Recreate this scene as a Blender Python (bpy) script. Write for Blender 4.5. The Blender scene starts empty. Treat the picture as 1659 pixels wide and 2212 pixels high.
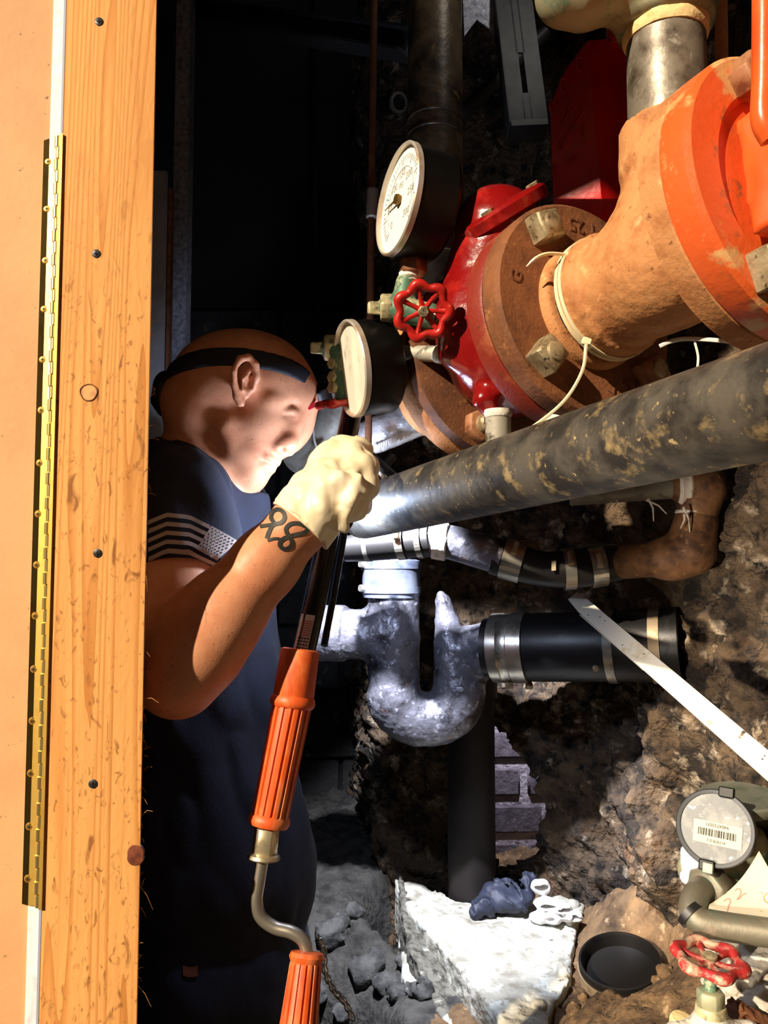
import bpy, bmesh, math, random
import numpy as np
from mathutils import Vector, Matrix
from mathutils.bvhtree import BVHTree

random.seed(7)
scene = bpy.context.scene
COL = scene.collection

# ------------------------------------------------------------------ camera, light, exposure
CAM = np.array([0.0, 0.0, 1.5])
FPX = 1700.0                      # focal length in pixels of the 1659 x 2212 frame
PITCH = math.radians(3.7)
cam_data = bpy.data.cameras.new('camera')
cam_data.sensor_fit = 'VERTICAL'
cam_data.sensor_height = 36.0
cam_data.lens = FPX / 2212.0 * 36.0
cam_data.clip_start = 0.02
cam = bpy.data.objects.new('camera', cam_data)
COL.objects.link(cam)
cam.location = CAM
cam.rotation_euler = (math.pi / 2 + PITCH, 0, 0)
scene.camera = cam

world = bpy.data.worlds.new('world')
scene.world = world
world.use_nodes = True
world.node_tree.nodes['Background'].inputs[0].default_value = (1.0, 0.86, 0.72, 1)
world.node_tree.nodes['Background'].inputs[1].default_value = 0.032

SUN_AZ, SUN_EL = 44.5, 27.0       # from the left of and behind the camera
sd = bpy.data.lights.new('low_sun', 'SUN')
sd.energy = 7.2
sd.color = (1.0, 0.83, 0.62)
sd.angle = math.radians(0.9)
sun = bpy.data.objects.new('low_sun', sd)
COL.objects.link(sun)
_tr = Vector((math.sin(math.radians(SUN_AZ)) * math.cos(math.radians(SUN_EL)),
              math.cos(math.radians(SUN_AZ)) * math.cos(math.radians(SUN_EL)),
              -math.sin(math.radians(SUN_EL))))
sun.rotation_euler = _tr.to_track_quat('-Z', 'Y').to_euler()

HEAD_W, FILL_W = 130.0, 4.0         # the man's headlamp and the added face fill behind his fist


def spot(name, loc, aim, watts, col, size, blend, soft):
    l = bpy.data.lights.new(name, 'SPOT')
    l.energy, l.color, l.spot_size, l.spot_blend, l.shadow_soft_size = watts, col, math.radians(size), blend, soft
    o = bpy.data.objects.new(name, l)
    COL.objects.link(o)
    o.location = loc
    o.rotation_euler = (Vector(aim) - Vector(loc)).to_track_quat('-Z', 'Y').to_euler()
    return o


# unseen fill lamps, added low left of the camera and behind the broken wall
spot('wall_fill_lamp', (-0.75, 0.05, 1.15), (0.65, 0.86, 1.34), 145.0, (1.0, 0.86, 0.70), 33, 0.6, 0.03)  # added to brighten the rubble wall below the long pipe
spot('brick_fill_lamp', (0.27, 1.69, 1.40), (0.28, 1.80, 0.95), 14.0, (0.86, 0.86, 1.0), 70, 0.4, 0.01)  # added so that only the bricks in the opening are lit

spot('riser_fill_lamp', (0.34, 0.72, 2.72), (0.16, 1.14, 2.36), 4.0, (1.0, 0.93, 0.84), 46, 0.9, 0.04)  # added overhead fill, lifts the strut and riser out of the dark

vs = scene.view_settings
vs.view_transform = 'Standard'
vs.look = 'None'
vs.exposure = 0.0
vs.gamma = 1.0
vs.use_curve_mapping = False


# ------------------------------------------------------------------ helpers: points
_F = np.array([0, math.cos(PITCH), math.sin(PITCH)])
_U = np.array([0, -math.sin(PITCH), math.cos(PITCH)])
_R = np.array([1.0, 0, 0])


def ray(px, py):
    return _F * FPX + _R * (px - 829.5) + _U * (1106.0 - py)


def P(px, py, d):
    """World point seen at a photo pixel, d metres away along +Y."""
    r = ray(px, py)
    return CAM + r * (d / r[1])


def PZ(px, py, z):
    r = ray(px, py)
    return CAM + r * ((z - CAM[2]) / r[2])


def S(px, d):
    """Length in metres of px pixels at distance d."""
    return px * d / FPX


def V(*a):
    return np.array(a, float)


def nrm(a):
    a = np.asarray(a, float)
    return a / np.linalg.norm(a)


def frame(axis, ref=None):
    w = nrm(axis)
    if ref is None:
        ref = V(0, 0, 1) if abs(w[2]) < 0.9 else V(1, 0, 0)
    u = nrm(np.cross(ref, w))
    v = np.cross(w, u)
    return u, v, w


# ------------------------------------------------------------------ helpers: materials
def C(r, g, b):
    f = lambda c: c / 12.92 if c <= 0.04045 else ((c + 0.055) / 1.055) ** 2.4
    return (f(r / 255.0), f(g / 255.0), f(b / 255.0), 1.0)


def mat(name, base, rough=0.6, metal=0.0, layers=(), bump=None, spec=0.5, rough2=None, coat=0.0, emit=None, scale=(1, 1, 1), alpha=None, trans=0.0):
    """layers: (colour, noise scale, lo, hi, detail); bump: (scale, strength, detail)."""
    m = bpy.data.materials.new(name)
    m.use_nodes = True
    nt = m.node_tree
    b = nt.nodes['Principled BSDF']
    b.inputs['Base Color'].default_value = base
    b.inputs['Roughness'].default_value = rough
    b.inputs['Metallic'].default_value = metal
    b.inputs['Specular IOR Level'].default_value = spec
    b.inputs['Coat Weight'].default_value = coat
    if trans:
        b.inputs['Transmission Weight'].default_value = trans
    if emit:
        b.inputs['Emission Color'].default_value = emit[0]
        b.inputs['Emission Strength'].default_value = emit[1]
    tc = nt.nodes.new('ShaderNodeTexCoord')
    mp = nt.nodes.new('ShaderNodeMapping')
    mp.inputs['Scale'].default_value = scale
    nt.links.new(tc.outputs['Object'], mp.inputs['Vector'])
    prev = None
    for i, (c, sc, lo, hi, det) in enumerate(layers):
        n = nt.nodes.new('ShaderNodeTexNoise')
        n.inputs['Scale'].default_value = sc
        n.inputs['Detail'].default_value = det
        n.inputs['Roughness'].default_value = 0.62
        o = nt.nodes.new('ShaderNodeMapping')
        o.inputs['Location'].default_value = (3.1 * i, 1.7 * i, 5.3 * i)
        nt.links.new(mp.outputs[0], o.inputs[0])
        nt.links.new(o.outputs[0], n.inputs['Vector'])
        r = nt.nodes.new('ShaderNodeMapRange')
        r.inputs['From Min'].default_value = lo
        r.inputs['From Max'].default_value = hi
        nt.links.new(n.outputs['Fac'], r.inputs['Value'])
        mx = nt.nodes.new('ShaderNodeMix')
        mx.data_type = 'RGBA'
        nt.links.new(r.outputs[0], mx.inputs[0])
        if prev is None:
            mx.inputs[6].default_value = base
        else:
            nt.links.new(prev, mx.inputs[6])
        mx.inputs[7].default_value = c
        prev = mx.outputs[2]
        if i == 0 and rough2 is not None:
            rr = nt.nodes.new('ShaderNodeMapRange')
            rr.inputs['From Min'].default_value = lo
            rr.inputs['From Max'].default_value = hi
            rr.inputs['To Min'].default_value = rough
            rr.inputs['To Max'].default_value = rough2
            nt.links.new(n.outputs['Fac'], rr.inputs['Value'])
            nt.links.new(rr.outputs[0], b.inputs['Roughness'])
    if prev is not None:
        nt.links.new(prev, b.inputs['Base Color'])
    if bump:
        n = nt.nodes.new('ShaderNodeTexNoise')
        n.inputs['Scale'].default_value = bump[0]
        n.inputs['Detail'].default_value = bump[2] if len(bump) > 2 else 4
        nt.links.new(mp.outputs[0], n.inputs['Vector'])
        bp = nt.nodes.new('ShaderNodeBump')
        bp.inputs['Strength'].default_value = bump[1]
        bp.inputs['Distance'].default_value = bump[3] if len(bump) > 3 else 0.002
        nt.links.new(n.outputs['Fac'], bp.inputs['Height'])
        nt.links.new(bp.outputs[0], b.inputs['Normal'])
    return m


def wood_mat():
    m = bpy.data.materials.new('pine')
    m.use_nodes = True
    nt = m.node_tree
    b = nt.nodes['Principled BSDF']
    b.inputs['Roughness'].default_value = 0.75
    b.inputs['Specular IOR Level'].default_value = 0.25
    tc = nt.nodes.new('ShaderNodeTexCoord')

    def noise(scale_xyz, sc, det, dist=0.0, loc=(0, 0, 0)):
        mp = nt.nodes.new('ShaderNodeMapping')
        mp.inputs['Scale'].default_value = scale_xyz
        mp.inputs['Location'].default_value = loc
        nt.links.new(tc.outputs['Object'], mp.inputs[0])
        n = nt.nodes.new('ShaderNodeTexNoise')
        n.inputs['Scale'].default_value = sc
        n.inputs['Detail'].default_value = det
        n.inputs['Distortion'].default_value = dist
        nt.links.new(mp.outputs[0], n.inputs['Vector'])
        return n.outputs['Fac']

    def ramp(v, lo, hi, t0=0.0, t1=1.0):
        r = nt.nodes.new('ShaderNodeMapRange')
        r.inputs['From Min'].default_value = lo
        r.inputs['From Max'].default_value = hi
        r.inputs['To Min'].default_value = t0
        r.inputs['To Max'].default_value = t1
        nt.links.new(v, r.inputs['Value'])
        return r.outputs[0]

    def mix(f, a, c2):
        mx = nt.nodes.new('ShaderNodeMix')
        mx.data_type = 'RGBA'
        nt.links.new(f, mx.inputs[0])
        if isinstance(a, tuple):
            mx.inputs[6].default_value = a
        else:
            nt.links.new(a, mx.inputs[6])
        mx.inputs[7].default_value = c2
        return mx.outputs[2]

    # rings: bands of a stretched noise field
    g = noise((1, 1, 0.04), 17, 1.5, 0.3)
    mu = nt.nodes.new('ShaderNodeMath')
    mu.operation = 'MULTIPLY'
    mu.inputs[1].default_value = 19.0
    nt.links.new(g, mu.inputs[0])
    fr = nt.nodes.new('ShaderNodeMath')
    fr.operation = 'FRACT'
    nt.links.new(mu.outputs[0], fr.inputs[0])
    grain = ramp(fr.outputs[0], 0.55, 1.0)
    col = mix(grain, C(222, 160, 92), C(190, 124, 58))
    fine = noise((1, 1, 0.02), 260, 3)
    col = mix(ramp(fine, 0.5, 0.75, 0, 0.45), col, C(176, 112, 54))
    blot = noise((1, 1, 0.5), 9, 4)
    col = mix(ramp(blot, 0.5, 0.75, 0, 0.5), col, C(196, 134, 74))
    rag = noise((1, 1, 0.35), 62, 6, 1.6)
    # rough-sawn dirt below the middle of the board
    sep = nt.nodes.new('ShaderNodeSeparateXYZ')
    nt.links.new(tc.outputs['Object'], sep.inputs[0])
    hi = ramp(sep.outputs[2], 1.93, 1.70, 0.0, 1.0)
    scr = ramp(rag, 0.60, 0.70, 0.0, 0.85)
    ml = nt.nodes.new('ShaderNodeMath')
    ml.operation = 'MULTIPLY'
    nt.links.new(hi, ml.inputs[0])
    nt.links.new(scr, ml.inputs[1])
    col = mix(ml.outputs[0], col, C(128, 78, 36))
    fl = noise((1, 1, 0.5), 150, 3, 1.0)
    fm = nt.nodes.new('ShaderNodeMath')
    fm.operation = 'MULTIPLY'
    nt.links.new(hi, fm.inputs[0])
    nt.links.new(ramp(fl, 0.60, 0.70, 0.0, 0.75), fm.inputs[1])
    col = mix(fm.outputs[0], col, C(134, 84, 40))
    nt.links.new(col, b.inputs['Base Color'])
    bp = nt.nodes.new('ShaderNodeBump')
    bp.inputs['Strength'].default_value = 0.5
    bp.inputs['Distance'].default_value = 0.0015
    nt.links.new(rag, bp.inputs['Height'])
    nt.links.new(bp.outputs[0], b.inputs['Normal'])
    return m


# ------------------------------------------------------------------ helpers: objects
def world_loc(o):
    l = Vector((0, 0, 0))
    while o is not None:
        l = l + o.location
        o = o.parent
    return l


def thing(name, label, cat, loc, group=None):
    o = bpy.data.objects.new(name, None)
    COL.objects.link(o)
    o.location = Vector(loc)
    o.empty_display_size = 0.02
    o['label'] = label
    o['category'] = cat
    if group:
        o['group'] = group
    return o


def tag(o, label=None, cat=None, group=None, kind=None):
    if label:
        o['label'] = label
    if cat:
        o['category'] = cat
    if group:
        o['group'] = group
    if kind:
        o['kind'] = kind
    return o


def link_mesh(name, me, m, parent=None, loc=None):
    """me holds world coordinates; the object's origin becomes its parent's (or loc)."""
    o = bpy.data.objects.new(name, me)
    COL.objects.link(o)
    me.name = name
    if m is not None:
        me.materials.append(m)
    if parent is not None:
        me.transform(Matrix.Translation(-world_loc(parent)))
        o.parent = parent
    elif loc is not None:
        me.transform(Matrix.Translation(-Vector(loc)))
        o.location = Vector(loc)
    return o


def finish(me, angle=38.0):
    """smooth shading with sharp creases."""
    bm = bmesh.new()
    bm.from_mesh(me)
    bmesh.ops.recalc_face_normals(bm, faces=bm.faces)
    lim = math.radians(angle)
    for f in bm.faces:
        f.smooth = True
    for e in bm.edges:
        if len(e.link_faces) == 2:
            e.smooth = e.calc_face_angle(0.0) < lim
    bm.to_mesh(me)
    bm.free()


class MB:
    def __init__(self):
        self.v = []
        self.f = []

    def add(self, verts, faces):
        o = len(self.v)
        self.v.extend([tuple(map(float, p)) for p in verts])
        self.f.extend([tuple(i + o for i in f) for f in faces])
        return self

    def tube(self, pts, r, n=16, caps=True, prof=None, closed=False):
        pts = [np.asarray(p, float) for p in pts]
        m = len(pts)
        rs = [r] * m if np.isscalar(r) else list(r)
        T = []
        for i in range(m):
            if closed:
                t = pts[(i + 1) % m] - pts[i - 1]
            else:
                t = pts[min(i + 1, m - 1)] - pts[max(i - 1, 0)]
            T.append(nrm(t))
        u, v, w = frame(T[0])
        vs_, fs = [], []
        for i in range(m):
            w = T[i]
            u = nrm(u - w * np.dot(u, w))
            v = np.cross(w, u)
            for k in range(n):
                a = 2 * math.pi * k / n
                q = prof(a, i) if prof else 1.0
                vs_.append(pts[i] + (u * math.cos(a) + v * math.sin(a)) * rs[i] * q)
        rng = m if closed else m - 1
        for i in range(rng):
            j = (i + 1) % m
            for k in range(n):
                k2 = (k + 1) % n
                fs.append((i * n + k, i * n + k2, j * n + k2, j * n + k))
        if caps and not closed:
            fs.append(tuple(range(n - 1, -1, -1)))
            fs.append(tuple((m - 1) * n + k for k in range(n)))
        return self.add(vs_, fs)

    def lathe(self, o, axis, prof, n=40, mod=None, ref=None, phase=0.0, sweep=None, ring=False):
        """prof: (height along axis, radius)."""
        o = np.asarray(o, float)
        u, v, w = frame(axis, ref)
        vs_, fs = [], []
        m = len(prof)
        nn = n if sweep is None else n + 1
        for h, r in prof:
            for k in range(nn):
                a = phase + (2 * math.pi if sweep is None else sweep) * k / n
                q = mod(a, h) if mod else 1.0
                vs_.append(o + w * h + (u * math.cos(a) + v * math.sin(a)) * r * q)
        for i in range(m - 1):
            for k in range(n):
                k2 = (k + 1) % nn
                fs.append((i * nn + k, i * nn + k2, (i + 1) * nn + k2, (i + 1) * nn + k))
        if ring:
            for k in range(n):
                k2 = (k + 1) % nn
                fs.append(((m - 1) * nn + k, (m - 1) * nn + k2, k2, k))
        elif sweep is None:
            if prof[0][1] > 1e-6:
                fs.append(tuple(range(n - 1, -1, -1)))
            if prof[-1][1] > 1e-6:
                fs.append(tuple((m - 1) * n + k for k in range(n)))
        return self.add(vs_, fs)

    def cyl(self, a, b, r, n=24):
        a = np.asarray(a, float)
        b = np.asarray(b, float)
        L = np.linalg.norm(b - a)
        c = min(r * 0.08, L * 0.1)
        return self.lathe(a, b - a, [(0, r - c), (c, r), (L - c, r), (L, r - c)], n)

    def box(self, c, ux, uy, uz, sx, sy, sz):
        c = np.asarray(c, float)
        vs_ = []
        for z in (-1, 1):
            for y in (-1, 1):
                for x in (-1, 1):
                    vs_.append(c + ux * (x * sx / 2) + uy * (y * sy / 2) + uz * (z * sz / 2))
        fs = [(0, 2, 3, 1), (4, 5, 7, 6), (0, 1, 5, 4), (2, 6, 7, 3), (0, 4, 6, 2), (1, 3, 7, 5)]
        return self.add(vs_, fs)

    def abox(self, x0, x1, y0, y1, z0, z1):
        return self.box(V((x0 + x1) / 2, (y0 + y1) / 2, (z0 + z1) / 2), V(1, 0, 0), V(0, 1, 0), V(0, 0, 1), x1 - x0, y1 - y0, z1 - z0)

    def prism(self, poly, thick):
        """poly: list of 3-D points (planar); thick: 3-D offset."""
        n = len(poly)
        a = [np.asarray(p, float) for p in poly]
        b = [p + np.asarray(thick, float) for p in a]
        fs = [tuple(range(n - 1, -1, -1)), tuple(n + k for k in range(n))]
        for k in range(n):
            k2 = (k + 1) % n
            fs.append((k, k2, n + k2, n + k))
        return self.add(a + b, fs)

    def hexa(self, o, axis, r, h, sides=6, phase=0.0, ref=None, ch=0.12):
        return self.lathe(o, axis, [(0, r), (h * (1 - ch), r), (h, r * 0.86)], sides, phase=phase, ref=ref)

    def build(self, name, m, parent=None, bevel=0.0, seg=1, angle=38.0, loc=None):
        me = bpy.data.meshes.new(name)
        me.from_pydata(self.v, [], self.f)
        me.validate()
        if bevel:
            bm = bmesh.new()
            bm.from_mesh(me)
            bmesh.ops.recalc_face_normals(bm, faces=bm.faces)
            es = [e for e in bm.edges if len(e.link_faces) == 2 and e.calc_face_angle(0) > math.radians(30)]
            bmesh.ops.bevel(bm, geom=es, offset=bevel, segments=seg, affect='EDGES', profile=0.7, clamp_overlap=True)
            bm.to_mesh(me)
            bm.free()
        finish(me, angle)
        return link_mesh(name, me, m, parent, loc)


def np_mesh(name, verts, faces, smooth=True):
    me = bpy.data.meshes.new(name)
    verts = np.asarray(verts, np.float32)
    faces = np.asarray(faces, np.int32)
    k = faces.shape[1]
    me.vertices.add(len(verts))
    me.vertices.foreach_set('co', verts.ravel())
    me.loops.add(faces.size)
    me.loops.foreach_set('vertex_index', faces.ravel())
    me.polygons.add(len(faces))
    me.polygons.foreach_set('loop_start', np.arange(0, faces.size, k, dtype=np.int32))
    me.update(calc_edges=True)
    if smooth:
        me.polygons.foreach_set('use_smooth', np.ones(len(faces), bool))
    me.validate()
    return me


# ------------------------------------------------------------------ helpers: noise and solid shapes from distance fields
def _hash(i, j, k, s):
    h = (i * 374761393 + j * 668265263 + k * 2147483647 + s * 1274126177) & 0xFFFFFFFF
    h = ((h ^ (h >> 13)) * 1274126177) & 0xFFFFFFFF
    return ((h ^ (h >> 16)) & 0xFFFF) / 65535.0


def vnoise(p, s=0):
    f = np.floor(p)
    t = p - f
    t = t * t * (3 - 2 * t)
    i, j, k = [f[:, a].astype(np.int64) for a in range(3)]
    x, y, z = t[:, 0], t[:, 1], t[:, 2]
    r = 0
    for a in (0, 1):
        for b in (0, 1):
            for c in (0, 1):
                wgt = (x if a else 1 - x) * (y if b else 1 - y) * (z if c else 1 - z)
                r = r + wgt * _hash(i + a, j + b, k + c, s)
    return r * 2 - 1


def fbm(p, sc, oct=4, s=0, gain=0.5):
    r, a = 0, 1.0
    q = np.asarray(p, float) * sc
    for o in range(oct):
        r = r + a * vnoise(q, s + o)
        q = q * 2.03
        a *= gain
    return r


class SDF:
    """Smooth union of primitives, meshed with surface nets into one continuous surface."""

    def __init__(self, k=0.01):
        self.p = []
        self.k = k
        self.disp = None

    def rc(self, a, b, ra, rb, k=None, op='+'):
        a, b = np.asarray(a, float), np.asarray(b, float)
        lo = np.minimum(a - ra, b - rb)
        hi = np.maximum(a + ra, b + rb)

        def f(q):
            ba = b - a
            l2 = max(np.dot(ba, ba), 1e-12)
            t = np.clip(((q - a) @ ba) / l2, 0, 1)
            return np.linalg.norm(q - a - t[:, None] * ba, axis=1) - (ra + (rb - ra) * t)
        self.p.append((f, lo, hi, self.k if k is None else k, op))
        return self

    def chain(self, pts, rs, k=None, op='+'):
        for i in range(len(pts) - 1):
            self.rc(pts[i], pts[i + 1], rs[i], rs[i + 1], k, op)
        return self

    def s(self, c, r, k=None, op='+'):
        return self.rc(c, np.asarray(c, float) + 1e-5, r, r, k, op)

    def e(self, c, rad, axes=None, k=None, op='+'):
        c = np.asarray(c, float)
        rad = np.asarray(rad, float)
        A = np.eye(3) if axes is None else np.array([nrm(x) for x in axes])
        ext = np.sqrt(((A * rad[:, None]) ** 2).sum(0))

        def f(q):
            l = (q - c) @ A.T
            k0 = np.linalg.norm(l / rad, axis=1)
            k1 = np.linalg.norm(l / (rad * rad), axis=1)
            return np.where(k1 > 1e-9, k0 * (k0 - 1) / np.maximum(k1, 1e-9), -rad.min())
        self.p.append((f, c - ext, c + ext, self.k if k is None else k, op))
        return self

    def planes(self, pl, lo, hi, k=None, op='+'):
        """convex body: list of (point, outward normal)."""
        pl = [(np.asarray(a, float), nrm(b)) for a, b in pl]

        def f(q):
            r = None
            for a, n_ in pl:
                d = (q - a) @ n_
                r = d if r is None else np.maximum(r, d)
            return r
        self.p.append((f, np.asarray(lo, float), np.asarray(hi, float), self.k if k is None else k, op))
        return self

    def poly(self, pts, top, bot, k=None, op='+'):
        """upright slab on any polygon; top is (point, normal)."""
        xy = np.array([[p[0], p[1]] for p in pts], float)
        tp_, tn = np.asarray(top[0], float), nrm(top[1])
        lo = np.array([xy[:, 0].min(), xy[:, 1].min(), bot])
        hi = np.array([xy[:, 0].max(), xy[:, 1].max(), max(p[2] for p in pts) + .06])

        def f(q):
            d = np.full(len(q), 1e9)
            ins = np.zeros(len(q), bool)
            n = len(xy)
            for i in range(n):
                a, b = xy[i], xy[(i + 1) % n]
                e = b - a
                w_ = q[:, :2] - a
                t = np.clip((w_ @ e) / (e @ e), 0, 1)
                d = np.minimum(d, np.linalg.norm(w_ - t[:, None] * e, axis=1))
                c = ((a[1] > q[:, 1]) != (b[1] > q[:, 1]))
                ins ^= c & (q[:, 0] < (b[0] - a[0]) * (q[:, 1] - a[1]) / (b[1] - a[1] + 1e-12) + a[0])
            d = np.where(ins, -d, d)
            return np.maximum(np.maximum(d, (q - tp_) @ tn), bot - q[:, 2])
        self.p.append((f, lo, hi, self.k if k is None else k, op))
        return self

    def cyl(self, a, b, r, k=None, op='+'):
        a, b = np.asarray(a, float), np.asarray(b, float)
        w = nrm(b - a)
        L = np.linalg.norm(b - a)
        lo = np.minimum(a, b) - r
        hi = np.maximum(a, b) + r

        def f(q):
            h = (q - a) @ w
            rad = np.linalg.norm(q - a - h[:, None] * w, axis=1)
            dx = rad - r
            dy = np.abs(h - L / 2) - L / 2
            return np.minimum(np.maximum(dx, dy), 0) + np.sqrt(np.maximum(dx, 0) ** 2 + np.maximum(dy, 0) ** 2)
        self.p.append((f, lo, hi, self.k if k is None else k, op))
        return self

    def value(self, q, margin=1e9, box=None):
        r = np.full(len(q), 1.0)
        for f, lo, hi, k, op in self.p:
            if box is not None and (np.any(lo - margin - k * 2 > box[1]) or np.any(hi + margin + k * 2 < box[0])):
                continue
            d = f(q)
            if op == '+':
                h = np.maximum(k - np.abs(r - d), 0) / max(k, 1e-9)
                r = np.minimum(r, d) - h * h * k * 0.25
            elif op == '-':
                d = -d
                h = np.maximum(k - np.abs(r - d), 0) / max(k, 1e-9)
                r = np.maximum(r, d) + h * h * k * 0.25
            else:
                r = np.maximum(r, d)
        if self.disp is not None:
            near = np.abs(r) < 0.05
            if near.any():
                r[near] = r[near] + self.disp(q[near])
        return r

    def mesh(self, name, vox, B=8):
        add = [p for p in self.p if p[4] == '+']
        pad = 0.012
        lo = np.min([p[1] for p in add], 0) - pad
        hi = np.max([p[2] for p in add], 0) + pad
        nb = np.ceil((hi - lo) / (vox * B)).astype(int)
        N = nb * B + 1
        D = np.full(N, 1.0, np.float32)
        bs = vox * B
        ii = np.stack(np.meshgrid(*[np.arange(n) for n in nb], indexing='ij'), -1).reshape(-1, 3)
        cen = lo + (ii + 0.5) * bs
        rad = bs * 0.87 + 0.008
        cv = self.value(cen)
        act = ii[np.abs(cv) < rad + 0.006]
        inner = ii[cv <= -(rad + 0.006)]
        for b in inner:
            D[b[0] * B:(b[0] + 1) * B + 1, b[1] * B:(b[1] + 1) * B + 1, b[2] * B:(b[2] + 1) * B + 1] = -1.0
        g = np.stack(np.meshgrid(*[np.arange(B + 1)] * 3, indexing='ij'), -1).reshape(-1, 3)
        for b in act:
            q = lo + (b * B + g) * vox
            D[b[0] * B:(b[0] + 1) * B + 1, b[1] * B:(b[1] + 1) * B + 1, b[2] * B:(b[2] + 1) * B + 1] = \
                self.value(q, 0.02, (q[0], q[-1])).reshape(B + 1, B + 1, B + 1)
        ins = D < 0
        n0, n1, n2 = N - 1
        cnt = np.zeros((n0, n1, n2), np.int8)
        for a in (0, 1):
            for b in (0, 1):
                for c in (0, 1):
                    cnt += ins[a:n0 + a, b:n1 + b, c:n2 + c]
        cells = np.argwhere((cnt > 0) & (cnt < 8))
        idx = np.full((n0, n1, n2), -1, np.int64)
        idx[cells[:, 0], cells[:, 1], cells[:, 2]] = np.arange(len(cells))
        acc = np.zeros((len(cells), 3))
        num = np.zeros(len(cells))
        corners = [(a, b, c) for a in (0, 1) for b in (0, 1) for c in (0, 1)]
        val = {co: D[cells[:, 0] + co[0], cells[:, 1] + co[1], cells[:, 2] + co[2]].astype(float) for co in corners}
        for co in corners:
            for ax in range(3):
                if co[ax] == 0:
                    c2 = tuple(1 if i == ax else co[i] for i in range(3))
                    a_, b_ = val[co], val[c2]
                    cr = (a_ < 0) != (b_ < 0)
                    t = np.where(cr, a_ / np.where(cr, a_ - b_, 1), 0)
                    pt = np.tile(np.array(co, float), (len(cells), 1))
                    pt[:, ax] += t
                    acc[cr] += pt[cr]
                    num[cr] += 1
        verts = lo + (cells + acc / num[:, None]) * vox
        faces = []
        for ax in range(3):
            sl0 = [slice(None)] * 3
            sl1 = [slice(None)] * 3
            sl0[ax] = slice(0, -1)
            sl1[ax] = slice(1, None)
            e = ins[tuple(sl0)] != ins[tuple(sl1)]
            ed = np.argwhere(e)
            o1, o2 = (ax + 1) % 3, (ax + 2) % 3
            ok = (ed[:, o1] > 0) & (ed[:, o2] > 0) & (ed[:, o1] < N[o1] - 1) & (ed[:, o2] < N[o2] - 1)
            ed = ed[ok]
            flip = ins[ed[:, 0], ed[:, 1], ed[:, 2]]
            q = []
            for d1, d2 in ((-1, -1), (0, -1), (0, 0), (-1, 0)):
                c = ed.copy()
                c[:, o1] += d1
                c[:, o2] += d2
                q.append(idx[c[:, 0], c[:, 1], c[:, 2]])
            q = np.stack(q, 1)
            q[~flip] = q[~flip][:, ::-1]
            faces.append(q)
        faces = np.concatenate(faces)
        faces = faces[(faces >= 0).all(1)]
        return np_mesh(name, verts, faces)

    def build(self, name, vox, m, parent=None, loc=None):
        return link_mesh(name, self.mesh(name, vox), m, parent, loc)


def bvh_of(o):
    l = world_loc(o)
    me = o.data
    return BVHTree.FromPolygons([v.co + l for v in me.vertices], [tuple(p.vertices) for p in me.polygons])


def bez(pts, n=8):
    """Catmull-Rom through points."""
    pts = [np.asarray(p, float) for p in pts]
    q = [2 * pts[0] - pts[1]] + pts + [2 * pts[-1] - pts[-2]]
    out = []
    for i in range(1, len(q) - 2):
        p0, p1, p2, p3 = q[i - 1:i + 3]
        for k in range(n):
            t = k / n
            out.append(0.5 * ((2 * p1) + (p2 - p0) * t + (2 * p0 - 5 * p1 + 4 * p2 - p3) * t * t + (3 * p1 - p0 - 3 * p2 + p3) * t ** 3))
    out.append(pts[-1])
    return out


def surface_patch(bvh, rows, off=0.0006):
    """rows of photo pixels laid onto a surface: a thin printed or inked layer that follows its shape."""
    mb = MB()
    vs_, fs = [], []
    n = len(rows[0])
    for r in rows:
        for (px, py) in r:
            d = Vector(ray(px, py)).normalized()
            hit = bvh.ray_cast(Vector(CAM), d)
            if hit[0] is None:
                near = bvh.find_nearest(Vector(P(px, py, 0.9)))
                hit = near
            nn = hit[1]
            if nn.dot(d) > 0:
                nn = -nn
            vs_.append(np.array(hit[0] + nn * off))
    for i in range(len(rows) - 1):
        for k in range(n - 1):
            fs.append((i * n + k, i * n + k + 1, (i + 1) * n + k + 1, (i + 1) * n + k))
    return mb.add(vs_, fs)


def stroke_rows(pts, w):
    pts = [np.array(p, float) for p in pts]
    rows = []
    for i in range(len(pts)):
        t = nrm(pts[min(i + 1, len(pts) - 1)] - pts[max(i - 1, 0)])
        nn = np.array([-t[1], t[0]])
        ww = w if np.isscalar(w) else w[i]
        rows.append([tuple(pts[i] + nn * ww * q) for q in (-0.5, -0.17, 0.17, 0.5)])
    return rows


def text_mesh(body, size, o, ux, uy, depth, name, m, parent):
    cu = bpy.data.curves.new(name, 'FONT')
    cu.body = body
    cu.size = size
    cu.extrude = depth / 2
    cu.align_x = 'CENTER'
    cu.align_y = 'CENTER'
    cu.resolution_u = 3
    t = bpy.data.objects.new(name, cu)
    COL.objects.link(t)
    dg = bpy.context.evaluated_depsgraph_get()
    me = bpy.data.meshes.new_from_object(t.evaluated_get(dg))
    COL.objects.unlink(t)
    bpy.data.objects.remove(t)
    ux, uy = nrm(ux), nrm(uy)
    uz = np.cross(ux, uy)
    M = Matrix(((ux[0], uy[0], uz[0], o[0]), (ux[1], uy[1], uz[1], o[1]), (ux[2], uy[2], uz[2], o[2]), (0, 0, 0, 1)))
    me.transform(M)
    me.materials.clear()
    return link_mesh(name, me, m, parent)


def copies(proto, places, parent=None):
    """copy a childless part to other places (world offsets)."""
    out = []
    for off in places:
        c = proto.copy()
        COL.objects.link(c)
        c.parent = proto.parent
        c.location = proto.location + Vector(off)
        out.append(c)
    return out

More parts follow.
